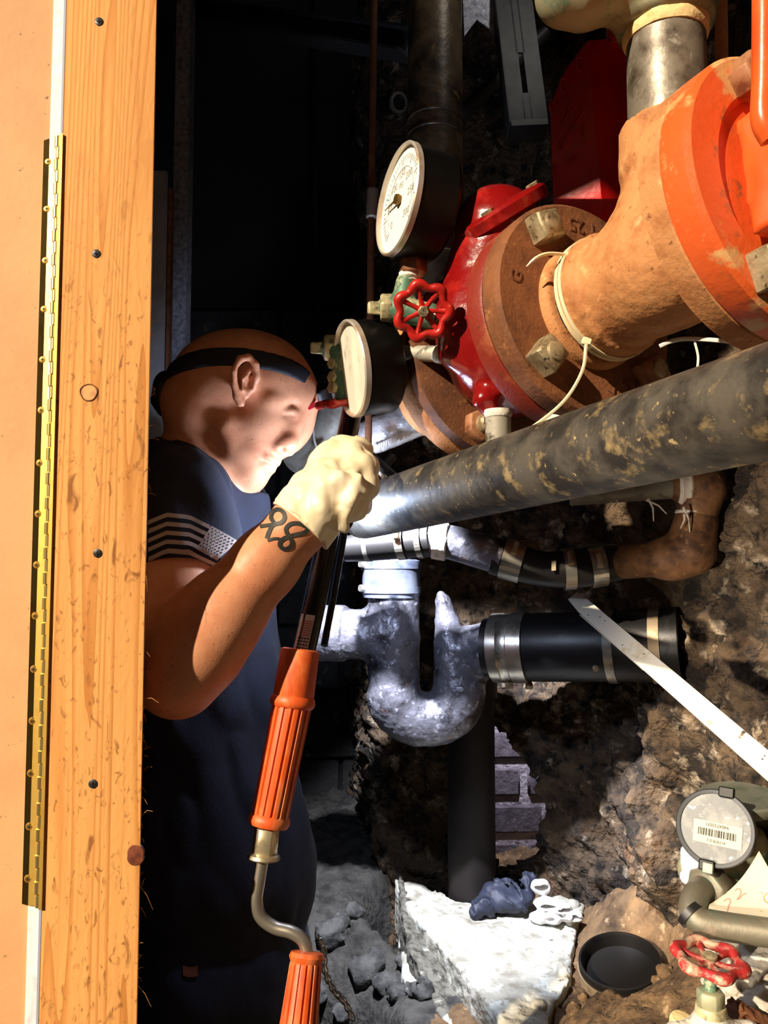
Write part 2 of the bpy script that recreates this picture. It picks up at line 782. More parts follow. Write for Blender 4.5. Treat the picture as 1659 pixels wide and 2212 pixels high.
# ------------------------------------------------------------------ materials
M = {}
M['pine'] = wood_mat()
M['door'] = mat('door_board', C(216, 164, 112), 0.7, layers=[(C(200, 146, 98), 6, 0.42, 0.7, 5), (C(120, 80, 48), 85, 0.67, 0.72, 3)], bump=(140, 0.15, 4))
M['caulk'] = mat('white_paint', C(236, 234, 236), 0.6, layers=[(C(206, 200, 206), 60, 0.5, 0.7, 4)], bump=(90, 0.3, 3))
M['gasket'] = mat('gasket_grey', C(150, 160, 182), 0.5)
M['brass'] = mat('brass', C(232, 194, 104), 0.16, 1.0, layers=[(C(150, 110, 40), 26, 0.55, 0.75, 5)])
M['brass_satin'] = mat('brass_satin', C(240, 198, 100), 0.42, 0.75, layers=[(C(222, 176, 88), 40, 0.5, 0.75, 4)])
M['screw_brass'] = mat('screw_brass', C(228, 184, 92), 0.3, 0.9)
M['knuckle'] = mat('knuckle_brass', C(240, 216, 140), 0.25, 0.9)
M['black_screw'] = mat('black_screw', C(62, 60, 60), 0.45, 0.6)
M['black'] = mat('black', C(8, 8, 8), 0.7)
M['knot'] = mat('knot_wood', C(222, 158, 90), 0.6, layers=[(C(170, 104, 52), 90, 0.5, 0.7, 4)])
M['knot_dark'] = mat('knot_dark', C(120, 70, 34), 0.7)
M['knot_red'] = mat('knot_red', C(126, 66, 42), 0.45, layers=[(C(80, 40, 30), 90, 0.45, 0.7, 4)])
M['galv'] = mat('galvanised', C(176, 180, 196), 0.5, 0.2, layers=[(C(110, 116, 136), 90, 0.4, 0.65, 5), (C(200, 204, 214), 130, 0.62, 0.7, 2)], bump=(150, 0.4, 4))
M['grey_board'] = mat('grey_board', C(176, 178, 184), 0.7, layers=[(C(150, 152, 158), 20, 0.4, 0.7, 4)])
M['dark_steel'] = mat('dark_steel', C(70, 72, 74), 0.5, 0.3, layers=[(C(50, 50, 54), 30, 0.4, 0.7, 4)])
M['stone'] = mat('dark_stone', C(60, 60, 60), 0.9, layers=[(C(44, 44, 44), 14, 0.4, 0.65, 5), (C(130, 130, 124), 40, 0.62, 0.75, 4)], bump=(40, 0.6, 5, 0.01))
M['mortar'] = mat('mortar', C(176, 168, 176), 0.95, layers=[(C(110, 102, 108), 60, 0.5, 0.7, 5)], bump=(90, 0.8, 5, 0.006))
M['brick'] = mat('grey_brick', C(104, 96, 104), 0.9, layers=[(C(70, 62, 68), 40, 0.4, 0.7, 5), (C(150, 140, 144), 70, 0.62, 0.75, 4)], bump=(110, 0.5, 4, 0.004))
M['soil_wall'] = mat('rubble_wall', C(98, 80, 60), 0.95,
                     layers=[(C(36, 28, 22), 16, 0.44, 0.60, 7), (C(196, 178, 152), 22, 0.57, 0.72, 7), (C(16, 13, 12), 34, 0.56, 0.66, 6), (C(118, 84, 54), 9, 0.58, 0.75, 5)],
                     bump=(75, 1.0, 8, 0.02))
M['soil'] = mat('soil', C(122, 96, 66), 0.95, layers=[(C(66, 48, 32), 18, 0.42, 0.64, 7), (C(166, 140, 104), 60, 0.6, 0.72, 4)], bump=(80, 1.0, 8, 0.008))
M['grey_soil'] = mat('grey_soil', C(70, 68, 64), 0.95, layers=[(C(34, 33, 32), 30, 0.42, 0.64, 7)], bump=(80, 1.0, 8, 0.008))
M['leather'] = mat('leather_patch', C(110, 62, 42), 0.7)
M['stone_grey'] = mat('rock_grey', C(82, 82, 80), 0.92, layers=[(C(44, 44, 44), 40, 0.4, 0.66, 6), (C(120, 120, 116), 60, 0.64, 0.74, 4)], bump=(90, 0.9, 6, 0.005))
M['concrete'] = mat('concrete', C(186, 184, 172), 0.9, layers=[(C(140, 136, 122), 26, 0.45, 0.66, 6), (C(90, 86, 74), 70, 0.64, 0.72, 4), (C(206, 212, 206), 14, 0.56, 0.6, 5)], bump=(70, 0.9, 7, 0.006))
M['concrete_dark'] = mat('concrete_dark', C(112, 110, 100), 0.92, layers=[(C(60, 58, 52), 70, 0.45, 0.62, 6), (C(170, 168, 156), 40, 0.6, 0.7, 5)], bump=(90, 0.9, 7, 0.005))
M['white_stone'] = mat('white_stone', C(196, 188, 174), 0.9, layers=[(C(150, 132, 112), 110, 0.56, 0.66, 6)], bump=(130, 0.9, 7, 0.004))
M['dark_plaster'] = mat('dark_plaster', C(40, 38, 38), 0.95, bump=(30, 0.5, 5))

M['rust'] = mat('rust', C(196, 136, 84), 0.75, 0.0, layers=[(C(160, 98, 52), 34, 0.46, 0.70, 7), (C(220, 170, 116), 60, 0.58, 0.74, 5), (C(110, 62, 32), 130, 0.62, 0.74, 4)], bump=(260, 0.5, 6, 0.0015))
M['rust_mid'] = mat('rust_mid', C(134, 82, 46), 0.75, layers=[(C(96, 56, 30), 30, 0.42, 0.66, 7), (C(166, 112, 68), 70, 0.6, 0.74, 5)], bump=(260, 0.5, 6, 0.0015))
M['rust_dark'] = mat('rust_dark', C(112, 68, 38), 0.75, 0.0, layers=[(C(84, 48, 26), 34, 0.4, 0.64, 7), (C(160, 108, 66), 70, 0.62, 0.74, 5)], bump=(260, 0.5, 6, 0.0015))
M['rust_red'] = mat('rust_red', C(128, 40, 26), 0.5, 0.0, layers=[(C(150, 80, 46), 26, 0.52, 0.64, 7), (C(92, 40, 24), 60, 0.6, 0.72, 5)], bump=(200, 0.4, 5, 0.0015))
M['red_paint'] = mat('red_paint', C(126, 14, 14), 0.22, 0.0, layers=[(C(170, 40, 32), 24, 0.52, 0.7, 6), (C(120, 14, 12), 40, 0.6, 0.75, 4)], bump=(60, 0.4, 5, 0.003), coat=0.3)
M['red_box'] = mat('red_box_paint', C(200, 18, 18), 0.3, 0.0, layers=[(C(166, 12, 14), 18, 0.45, 0.7, 4)], bump=(70, 0.25, 4, 0.002), coat=0.3)
M['red_emboss'] = mat('red_emboss', C(180, 40, 36), 0.3)
M['orange'] = mat('orange_paint', C(228, 96, 40), 0.3, 0.0, layers=[(C(206, 70, 26), 12, 0.45, 0.7, 4)], bump=(30, 0.25, 4, 0.004), coat=0.2)
M['orange_worn'] = mat('orange_worn', C(224, 96, 40), 0.45, 0.0, layers=[(C(216, 166, 108), 16, 0.54, 0.60, 7), (C(150, 92, 50), 40, 0.6, 0.68, 6)], bump=(140, 0.4, 5, 0.0015))
M['bolt'] = mat('bolt_steel', C(172, 156, 124), 0.5, 0.45, layers=[(C(110, 90, 60), 60, 0.45, 0.66, 5), (C(60, 46, 30), 120, 0.6, 0.7, 4)], bump=(300, 0.4, 4, 0.001))
M['bolt_rust'] = mat('bolt_rust', C(170, 120, 84), 0.6, 0.2, layers=[(C(120, 70, 42), 60, 0.45, 0.66, 5)])
M['black_pipe'] = mat('black_pipe', C(92, 88, 80), 0.55, 0.25, layers=[(C(46, 44, 42), 24, 0.4, 0.6, 6), (C(164, 144, 102), 46, 0.56, 0.70, 7), (C(176, 158, 116), 120, 0.66, 0.72, 3)], bump=(120, 0.35, 6, 0.0015))
M['stack_pipe'] = mat('stack_pipe', C(112, 96, 74), 0.4, 0.15, layers=[(C(50, 44, 36), 20, 0.4, 0.62, 6), (C(190, 160, 112), 30, 0.6, 0.74, 7)], bump=(90, 0.4, 6, 0.002))
M['nipple'] = mat('steel_nipple', C(132, 124, 110), 0.42, 0.35, layers=[(C(70, 60, 48), 30, 0.45, 0.65, 6), (C(170, 164, 150), 90, 0.6, 0.72, 4)], bump=(160, 0.3, 5, 0.001))
M['cream_dope'] = mat('pipe_dope', C(232, 206, 146), 0.75, layers=[(C(190, 156, 92), 60, 0.5, 0.7, 5)], bump=(150, 0.6, 4, 0.002))
M['bronze'] = mat('patina_bronze', C(150, 148, 118), 0.55, 0.2, layers=[(C(84, 128, 104), 30, 0.52, 0.62, 5), (C(90, 84, 62), 24, 0.5, 0.7, 5)], bump=(120, 0.3, 4, 0.001))
M['green_bronze'] = mat('green_bronze', C(82, 118, 96), 0.5, 0.2, layers=[(C(196, 190, 150), 60, 0.5, 0.64, 5), (C(36, 58, 44), 70, 0.6, 0.7, 5)], bump=(160, 0.3, 4, 0.001))
M['bronze_nut'] = mat('bronze_nut', C(196, 186, 146), 0.45, 0.35, layers=[(C(96, 92, 62), 70, 0.5, 0.66, 5)], bump=(200, 0.3, 4, 0.001))
M['brown_brass'] = mat('brown_brass', C(160, 112, 82), 0.4, 0.5, layers=[(C(90, 62, 48), 50, 0.5, 0.7, 5)])
M['galv_pipe'] = mat('galvanised_pipe', C(196, 190, 174), 0.45, 0.4, layers=[(C(90, 88, 80), 60, 0.54, 0.64, 6), (C(226, 222, 208), 40, 0.6, 0.7, 4)], bump=(200, 0.3, 4, 0.001))
M['white_tape'] = mat('thread_tape', C(226, 218, 204), 0.6, layers=[(C(160, 146, 124), 90, 0.55, 0.68, 4)], bump=(260, 0.7, 3, 0.001))
M['gauge_case'] = mat('gauge_case', C(8, 8, 8), 0.4, 0.0, spec=0.25, layers=[(C(60, 52, 36), 44, 0.66, 0.74, 6)], bump=(60, 0.2, 4, 0.001))
M['chrome'] = mat('chrome', C(206, 198, 186), 0.35, 0.5, layers=[(C(176, 140, 108), 22, 0.5, 0.7, 4)])
M['dial'] = mat('dial_white', C(244, 240, 226), 0.6)
M['dial_dirty'] = mat('dial_clouded', C(206, 200, 184), 0.7, layers=[(C(226, 220, 200), 40, 0.45, 0.62, 6), (C(168, 164, 152), 90, 0.58, 0.7, 5)], scale=(1, 1, 0.25))
M['dial_print'] = mat('dial_print', C(140, 140, 138), 0.7)
M['glass'] = mat('glass', C(255, 255, 255), 0.03, trans=1.0)
M['needle'] = mat('needle_brass', C(110, 84, 40), 0.35, 0.6)
M['wheel_red'] = mat('wheel_red', C(186, 34, 26), 0.35, 0.0, layers=[(C(150, 20, 16), 40, 0.45, 0.65, 5), (C(214, 96, 74), 60, 0.66, 0.72, 5)], bump=(90, 0.4, 4, 0.0015), coat=0.2)
M['wheel_worn'] = mat('wheel_worn', C(150, 30, 28), 0.6, 0.0, layers=[(C(176, 146, 120), 60, 0.48, 0.60, 6), (C(70, 44, 36), 90, 0.6, 0.7, 5)], bump=(150, 0.5, 4, 0.001))
M['zip'] = mat('cable_tie', C(236, 220, 178), 0.45)
M['wire_white'] = mat('white_cord', C(226, 226, 216), 0.5)
M['rubber'] = mat('black_rubber', C(20, 19, 19), 0.45, bump=(90, 0.2, 4, 0.001))
M['band'] = mat('steel_band', C(190, 186, 176), 0.28, 0.85, layers=[(C(120, 116, 106), 30, 0.5, 0.7, 4)])
M['band_dull'] = mat('dull_band', C(168, 150, 124), 0.5, 0.5, layers=[(C(110, 92, 68), 40, 0.5, 0.7, 5)])
M['iron'] = mat('cast_iron', C(112, 112, 122), 0.36, 0.45, layers=[(C(44, 44, 50), 26, 0.50, 0.66, 7), (C(190, 190, 206), 70, 0.58, 0.68, 6), (C(168, 130, 112), 22, 0.62, 0.74, 5)], bump=(160, 0.7, 7, 0.002))
M['iron_blue'] = mat('blue_grey_coupling', C(112, 118, 132), 0.35, 0.3, layers=[(C(60, 68, 90), 24, 0.45, 0.68, 5)], bump=(60, 0.3, 4, 0.001))
M['iron_black'] = mat('black_iron', C(26, 26, 28), 0.4, 0.3, layers=[(C(60, 58, 56), 40, 0.6, 0.75, 5)], bump=(90, 0.3, 5, 0.001))
M['soil_pipe'] = mat('soil_pipe', C(26, 17, 14), 0.7, layers=[(C(14, 10, 9), 20, 0.4, 0.7, 5)])
M['pipe_rust'] = mat('brown_rust', C(126, 88, 56), 0.65, 0.15, layers=[(C(70, 44, 28), 30, 0.42, 0.62, 7), (C(176, 134, 88), 60, 0.62, 0.72, 6)], bump=(160, 0.5, 6, 0.0015))
M['grey_pipe'] = mat('grey_pipe', C(150, 146, 136), 0.5, 0.2, layers=[(C(96, 90, 80), 30, 0.5, 0.7, 6)])
M['strap_white'] = mat('painted_strap', C(214, 206, 188), 0.6, layers=[(C(40, 34, 28), 60, 0.66, 0.69, 5), (C(176, 150, 104), 22, 0.6, 0.72, 5)], bump=(90, 0.2, 4, 0.001))
M['foil'] = mat('foil_wrap', C(220, 222, 226), 0.4, 0.4, layers=[(C(130, 132, 138), 26, 0.5, 0.7, 4)], bump=(70, 0.8, 4, 0.004))
M['blue_rag'] = mat('blue_cloth', C(44, 50, 68), 0.6, layers=[(C(24, 28, 42), 40, 0.45, 0.65, 4)], bump=(200, 0.3, 3, 0.001))
M['white_rag'] = mat('white_cloth', C(232, 230, 226), 0.7, bump=(160, 0.3, 3, 0.001))
M['meter_grey'] = mat('meter_grey', C(56, 58, 60), 0.5)
M['meter_face'] = mat('meter_face', C(88, 91, 92), 0.5, layers=[(C(118, 120, 116), 26, 0.48, 0.6, 6), (C(200, 200, 192), 110, 0.62, 0.68, 4), (C(96, 98, 96), 70, 0.66, 0.72, 4)], bump=(120, 0.3, 4, 0.001))
M['meter_lid'] = mat('meter_lid', C(120, 122, 108), 0.45, 0.3, layers=[(C(96, 104, 88), 40, 0.5, 0.66, 5)])
M['label'] = mat('cream_label', C(188, 176, 148), 0.7)
M['sticker'] = mat('white_sticker', C(240, 236, 230), 0.6)
M['print'] = mat('black_print', C(40, 40, 40), 0.8)
M['card'] = mat('tag_card', C(180, 172, 152), 0.8, layers=[(C(140, 124, 96), 130, 0.64, 0.69, 3)])
M['pencil'] = mat('red_pencil', C(170, 116, 96), 0.8)
M['copper_old'] = mat('weathered_copper', C(100, 94, 78), 0.5, 0.35, layers=[(C(88, 100, 86), 26, 0.5, 0.66, 5), (C(130, 116, 98), 40, 0.6, 0.74, 5)], bump=(160, 0.3, 4, 0.001))
M['tool_orange'] = mat('tool_orange', C(216, 88, 30), 0.5, layers=[(C(228, 140, 84), 34, 0.47, 0.68, 5), (C(190, 62, 14), 24, 0.54, 0.72, 5), (C(110, 50, 24), 110, 0.7, 0.76, 4)], scale=(1, 1, .35), bump=(110, 0.15, 3, 0.001))
M['tool_tube'] = mat('tool_tube', C(14, 14, 14), 0.22, 0.1, layers=[(C(90, 80, 60), 60, 0.68, 0.73, 5)])
M['tool_zinc'] = mat('tool_zinc', C(206, 192, 160), 0.35, 0.75, layers=[(C(150, 132, 100), 50, 0.5, 0.7, 4)])
M['crank'] = mat('crank_steel', C(156, 150, 138), 0.35, 0.75, layers=[(C(190, 160, 120), 40, 0.66, 0.74, 4)])
M['skin'] = mat('skin', C(214, 150, 112), 0.48, layers=[(C(198, 128, 92), 26, 0.42, 0.68, 5), (C(160, 96, 70), 240, 0.62, 0.75, 3)], bump=(420, 0.25, 4, 0.0008), spec=0.4)
M['lip'] = mat('lip', C(176, 104, 90), 0.5)
M['brow'] = mat('brow_hair', C(40, 28, 22), 0.8)
M['cap'] = mat('dark_cap', C(34, 22, 17), 0.9, bump=(260, 0.4, 3, 0.001))
M['shirt'] = mat('navy_shirt', C(24, 28, 46), 0.9, layers=[(C(18, 20, 34), 30, 0.45, 0.65, 4)], bump=(300, 0.3, 3, 0.001))
M['trouser'] = mat('navy_trousers', C(22, 28, 48), 0.9, layers=[(C(15, 19, 32), 20, 0.4, 0.7, 4)], bump=(240, 0.4, 3, 0.001))
M['flag'] = mat('flag_print', C(172, 158, 150), 0.9)
M['flag_dark'] = mat('flag_star', C(26, 26, 36), 0.9)
M['tattoo'] = mat('tattoo_ink', C(44, 46, 44), 0.55, layers=[(C(84, 80, 72), 70, 0.5, 0.75, 4)])
M['latex'] = mat('latex_glove', C(238, 222, 184), 0.42, layers=[(C(244, 232, 204), 20, 0.45, 0.65, 4)], bump=(60, 0.25, 4, 0.002), spec=0.4)
M['strap'] = mat('elastic_strap', C(22, 24, 32), 0.75, bump=(380, 0.3, 2, 0.001))
M['lamp_shell'] = mat('lamp_shell', C(18, 18, 22), 0.35)
M['lens'] = mat('lamp_lens', C(230, 236, 255), 0.2, emit=((0.86, 0.9, 1.0, 1), 6.0))
M['red_plastic'] = mat('red_plastic', C(206, 40, 52), 0.35)
M['shoe'] = mat('boot_leather', C(30, 24, 20), 0.6)


# ------------------------------------------------------------------ setting
def wall_mesh(name, m, corners, thick, kind='structure'):
    return tag(MB().prism(corners, thick).build(name, m), kind=kind)


Z0, ZC = 0.0, 2.95
# back wall: a rendered slab with coursed blocks in front of it
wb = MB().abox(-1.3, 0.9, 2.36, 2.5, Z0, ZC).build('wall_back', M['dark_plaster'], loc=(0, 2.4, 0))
tag(wb, kind='structure')
rnd = random.Random(3)
z = 0.75
row = 0
while z < 2.25:
    h = 0.19
    x = -0.9 + (0.2 if row % 2 else 0)
    while x < 0.75:
        w_ = 0.39
        b = MB().abox(x, x + w_ - 0.012, 2.32 + rnd.uniform(-0.012, 0.012), 2.37, z, z + h - 0.012)
        b.build('block', M['stone'], wb, bevel=0.006)
        x += w_
    z += h
    row += 1
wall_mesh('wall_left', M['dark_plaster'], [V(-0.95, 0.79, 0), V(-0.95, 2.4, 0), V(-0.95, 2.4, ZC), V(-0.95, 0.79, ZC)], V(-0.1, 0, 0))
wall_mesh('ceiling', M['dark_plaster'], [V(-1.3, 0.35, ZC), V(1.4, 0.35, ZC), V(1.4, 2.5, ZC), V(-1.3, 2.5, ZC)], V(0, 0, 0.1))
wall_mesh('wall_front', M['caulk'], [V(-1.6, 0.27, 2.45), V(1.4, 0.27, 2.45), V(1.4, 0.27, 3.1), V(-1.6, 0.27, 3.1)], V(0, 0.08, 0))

# rubble wall on the right, with a broken opening low down through which a brick wall shows
plan = [V(0.95, 0.2, 0), V(0.66, 0.62, 0), V(0.56, 0.88, 0), V(0.50, 1.07, 0), V(0.445, 1.25, 0), V(0.375, 1.42, 0), V(0.315, 1.53, 0), V(0.255, 1.62, 0), V(0.14, 1.68, 0), V(-0.02, 1.80, 0), V(-0.1, 2.33, 0)]
pl = bez(plan, 12)
seg = np.cumsum([0] + [np.linalg.norm(pl[i + 1] - pl[i]) for i in range(len(pl) - 1)])
NS, NZ = 300, 300
sv = np.concatenate([np.linspace(0, seg[-1] * 0.2, 40, endpoint=False), np.linspace(seg[-1] * 0.2, seg[-1], NS - 40)])
px_ = np.interp(sv, seg, [p[0] for p in pl])
py_ = np.interp(sv, seg, [p[1] for p in pl])
zz = np.concatenate([np.linspace(0.3, 1.95, NZ - 40, endpoint=False), np.linspace(1.95, ZC, 40)])
GX, GZ = np.meshgrid(np.arange(NS), np.arange(NZ), indexing='ij')
W3 = np.stack([px_[GX], py_[GX], zz[GZ]], -1).reshape(-1, 3)
nx = np.gradient(py_)
ny = -np.gradient(px_)
ln = np.hypot(nx, ny)
N2 = np.stack([(nx / ln)[GX], (ny / ln)[GX]], -1).reshape(-1, 2)
N2 = -N2
side = np.sign((N2 * (V(0.0, 1.0) - W3[:, :2])).sum(1))
N2 *= side[:, None]
dsp = 0.030 * fbm(W3, 7, 3, 11) + 0.020 * np.abs(fbm(W3, 19, 4, 5)) + 0.013 * np.abs(fbm(W3, 48, 3, 9)) + 0.005 * fbm(W3, 90, 2, 9) - 0.025
W3[:, :2] += N2 * dsp[:, None]
HOLE = [(1030, 1560), (1084, 1562), (1106, 1612), (1140, 1655), (1170, 1690), (1178, 1745), (1166, 1800), (1164, 1850), (1120, 1886), (1060, 1880), (1030, 1870)]


def inpoly(x, y, poly):
    c = np.zeros(len(x), bool)
    n = len(poly)
    for i in range(n):
        x1, y1 = poly[i]
        x2, y2 = poly[(i + 1) % n]
        t = ((y1 > y) != (y2 > y)) & (x < (x2 - x1) * (y - y1) / (y2 - y1 + 1e-9) + x1)
        c ^= t
    return c


# the opening is cut in the wall's own plane: its outline is given in wall coordinates (distance along the wall, height)
def wall_st(px, py):
    best = None
    r = ray(px, py)
    for i in range(len(pl) - 1):
        a, b = pl[i], pl[i + 1]
        A = np.array([[r[0], -(b - a)[0]], [r[1], -(b - a)[1]]])
        try:
            t, u = np.linalg.solve(A, (a - CAM)[:2])
        except np.linalg.LinAlgError:
            continue
        if -0.001 <= u <= 1.001 and t > 0:
            return seg[i] + u * (seg[i + 1] - seg[i]), CAM[2] + r[2] * t
    return None


hole_st = [wall_st(*q) for q in HOLE]
hole_st = [q for q in hole_st if q is not None]
quad = []
cs = (sv[:-1] + sv[1:]) / 2
cz = (zz[:-1] + zz[1:]) / 2
CSg, CZg = np.meshgrid(cs, cz, indexing='ij')
jit = fbm(np.stack([CSg.ravel() * 30, CZg.ravel() * 30, np.zeros(CSg.size)], 1), 1.0, 3, 2) * 0.006
hol = inpoly(CSg.ravel() + jit, CZg.ravel() + jit, hole_st)
I, J = np.meshgrid(np.arange(NS - 1), np.arange(NZ - 1), indexing='ij')
q = np.stack([I * NZ + J, I * NZ + J + 1, (I + 1) * NZ + J + 1, (I + 1) * NZ + J], -1).reshape(-1, 4)
q = q[~hol]
wr = link_mesh('wall_right', np_mesh('wall_right', W3, q), M['soil_wall'])
tag(wr, kind='structure')
so = wr.modifiers.new('thickness', 'SOLIDIFY')
so.thickness = 0.03
so.offset = -1.0 if side.mean() > 0 else 1.0

# brick wall behind the opening
bk = MB()
bo = P(1115, 1720, 1.80)
bux, buy = nrm(V(1, 0.05, 0)), nrm(V(-0.05, 1, 0))
bw = MB().box(bo + buy * 0.05 + V(0, 0, -0.02), bux, buy, V(0, 0, 1), 0.34, 0.08, 0.62).build('wall_rear_brick', M['mortar'], loc=bo)
tag(bw, kind='structure')
for r_ in range(-4, 4):
    for c_ in range(-1, 1):
        cx = (c_ + 0.5) * 0.138 + (0.069 if r_ % 2 else 0.02)
        c3 = bo + bux * cx + V(0, 0, r_ * 0.083 + 0.03)
        MB().box(c3 + buy * (.030 + rnd.uniform(-0.004, 0.003)), bux, buy, V(0, 0, 1), 0.122, 0.05, 0.064).build('brick', M['brick'], bw, bevel=0.006)

# ground: an earth bank beside the trench the man stands in
ctrl = [(1340, 2170, 1.12), (760, 2200, 1.36), (740, 1960, 1.60), (1050, 2005, 1.42), (1620, 2160, 0.98), (1560, 1960, 1.10), (800, 1850, 1.85), (1230, 1960, 1.40), (1420, 1900, 1.25), (1000, 2200, 1.22)]
cp = np.array([P(*c) for c in ctrl])
gx = np.linspace(-0.75, 0.80, 230)
gy = np.linspace(0.55, 2.32, 250)
GXX, GYY = np.meshgrid(gx, gy, indexing='ij')
g2 = np.stack([GXX.ravel(), GYY.ravel()], 1)
d2 = ((g2[:, None, :] - cp[None, :, :2]) ** 2).sum(-1) + 0.004
wgt = 1 / d2 ** 1.5
gz = (wgt * cp[None, :, 2]).sum(1) / wgt.sum(1)
g3 = np.stack([g2[:, 0], g2[:, 1], np.zeros(len(g2))], 1)
gz = gz + 0.016 * fbm(g3, 9, 3, 21) + 0.012 * np.abs(fbm(g3, 26, 4, 22)) + 0.004 * fbm(g3, 90, 3, 23)
edge_y = np.interp(g2[:, 0], [-0.75, -0.25, -0.03, 0.06, 0.12, 0.8], [1.75, 1.50, 1.37, 1.05, 0.80, 0.72])
top = 1 / (1 + np.exp(-(g2[:, 1] - edge_y + 0.01 * fbm(g3, 20, 3, 4)) / 0.012))
pit = P(960, 1885, 1.62)
pr = np.hypot(g2[:, 0] - pit[0], (g2[:, 1] - pit[1]))
hole = 1 / (1 + np.exp((pr - 0.145) / 0.01))
gz = np.where(top > 0.5, gz, gz)
SLAB_Z = P(1050, 2010, 1.42)[2] + .012
sl_out = [PZ(a, b, SLAB_Z) for a, b in [(840, 1890), (905, 1900), (985, 1936), (1120, 1950), (1215, 1935), (1225, 1975), (1205, 2050), (1185, 2130), (1160, 2190), (1130, 2330), (960, 2330), (868, 2190), (850, 2060)]]
ins_ = inpoly(g2[:, 0], g2[:, 1], [(p[0], p[1]) for p in sl_out])
dsl = np.full(len(g2), 1e9)
for i in range(len(sl_out)):
    a, b = sl_out[i][:2], sl_out[(i + 1) % len(sl_out)][:2]
    e = b - a
    t = np.clip(((g2 - a) @ e) / (e @ e), 0, 1)
    dsl = np.minimum(dsl, np.linalg.norm(g2 - a - t[:, None] * e, axis=1))
gz = np.minimum(gz, SLAB_Z - .045 + np.where(ins_, 0, dsl * 1.1 + .012 * np.abs(fbm(g3, 40, 3, 77))))
cap_c = PZ(1340, 2110, .868)
cd_ = np.hypot(g2[:, 0] - cap_c[0], g2[:, 1] - cap_c[1])
gz = gz + (.850 - gz) * np.clip((.17 - cd_) / .11, 0, 1) ** 1.5 * .95
gz = gz * top + 0.0 * (1 - top) - hole * 0.32
bank = np_mesh('floor', np.stack([g2[:, 0], g2[:, 1], gz], 1),
               (lambda I, J, n: np.stack([I * n + J, (I + 1) * n + J, (I + 1) * n + J + 1, I * n + J + 1], -1).reshape(-1, 4))(*np.meshgrid(np.arange(229), np.arange(249), indexing='ij'), 250))
fl = link_mesh('floor', bank, M['soil'])
tag(fl, kind='structure')
bank.materials.append(M['grey_soil'])
mi = []
for p in bank.polygons:
    c = p.center
    mi.append(1 if c[0] < 0.12 + 0.05 * math.sin(c[1] * 30) else 0)
bank.polygons.foreach_set('material_index', mi)
GT = BVHTree.FromPolygons([v.co for v in bank.vertices], [tuple(p.vertices) for p in bank.polygons])


def ground(x, y):
    h = GT.ray_cast(Vector((x, y, 3)), Vector((0, 0, -1)))
    return h[0].z if h[0] else 0.0


fs = MB().abox(-1.6, 1.4, -0.6, 2.45, -0.05, -0.004).build('floor_slab', M['concrete_dark'])
tag(fs, kind='structure')


def rock(name, c, r, sd_, m, parent=None, vox=None, squash=(1, 1, 0.75), amp=0.34):
    s = SDF(0.005)
    s.e(c, V(*squash) * r)
    s.disp = lambda q_: amp * r * fbm(q_ + sd_ * 1.37, 0.9 / r, 4, sd_) + 0.26 * r * np.abs(fbm(q_, 1.5 / r, 3, sd_ + 9))
    return s.build(name, vox or r / 7, m, parent)


# clods and stones on the bank: pieces of the ground
k = 0
for (a, b, d, r) in [(715, 1985, 1.5, .034), (795, 2035, 1.45, .036), (870, 1985, 1.52, .030), (745, 2070, 1.42, .022), (835, 2090, 1.40, .024), (770, 2105, 1.38, .026), (715, 2120, 1.36, .02),
                     (800, 2145, 1.36, .022), (860, 2150, 1.34, .026), (745, 2165, 1.34, .018), (825, 2195, 1.30, .03), (690, 2040, 1.45, .02), (765, 1960, 1.56, .022), (875, 2060, 1.42, .018), (905, 2205, 1.28, .022),
                     (1190, 2190, 1.18, .016), (1260, 2175, 1.14, .010), (1440, 2190, 1.08, .013), (1420, 2120, 1.10, .008), (1300, 1975, 1.30, .014), (1240, 2205, 1.12, .012), (1465, 2010, 1.1, .009)]:
    p = P(a, b, d)
    g = ground(p[0], p[1])
    rock('stone', V(p[0], p[1], g + r * 0.35), r, k + 3, M['stone_grey'] if a < 1000 else M['soil'], fl, vox=max(r / 6, .0025))
    k += 1

# door leaf, post, weather strip, hinge
xh = P(104, 1106, .752)[0]
dr = MB().abox(-0.95, P(116, 1106, .765)[0], .762, .80, 0.0, 2.42).build('door_1', M['door'], bevel=.002, loc=(-.6, .78, 0))
tag(dr, kind='structure')
xl, xr = P(113, 1106, .75)[0], P(317, 1106, .75)[0]
st = thing('wooden_stud', 'pine door-frame stud with black screws, knots and rough-sawn scuffs beside the brass hinge', 'stud', ((xl + xr) / 2, .765, 0))
# rough right edge
sp = MB().prism([V(xl, .75, 0), V(xr, .75, 0), V(xr - .011, .788, 0), V(xl, .788, 0)], V(0, 0, 2.6))
sp.build('board', M['pine'], st, bevel=.0025, seg=2)
scr = None
for (a, b) in [(214, 47), (208, 548), (211, 1195), (201, 1693)]:
    c = P(a, b, .75)
    s_ = MB().lathe(c + V(0, .0004, 0), V(0, -1, 0), [(0, .0042), (.0010, .0042), (.0014, .0034), (.0014, 0)], 18).build('screw', M['black_screw'], st)
    MB().box(c + V(0, -.0014, 0), V(1, 0, 0), V(0, 1, 0), V(0, 0, 1), .0042, .0006, .0009).box(c + V(0, -.0014, 0), V(1, 0, 0), V(0, 1, 0), V(0, 0, 1), .0009, .0006, .0042).build('cross_recess', M['black'], s_)
c = P(192, 848, .75)
kr = [c + V(.0082 * math.cos(t) * (1 + .08 * math.sin(3 * t)), -.0002, .0080 * math.sin(t)) for t in np.linspace(0, 2 * math.pi, 28, endpoint=False)]
kn = MB().tube(kr, .0007, 6, closed=True).build('knot_ring', M['knot_dark'], st)
tag(kn, label='dark ring of a round knot')
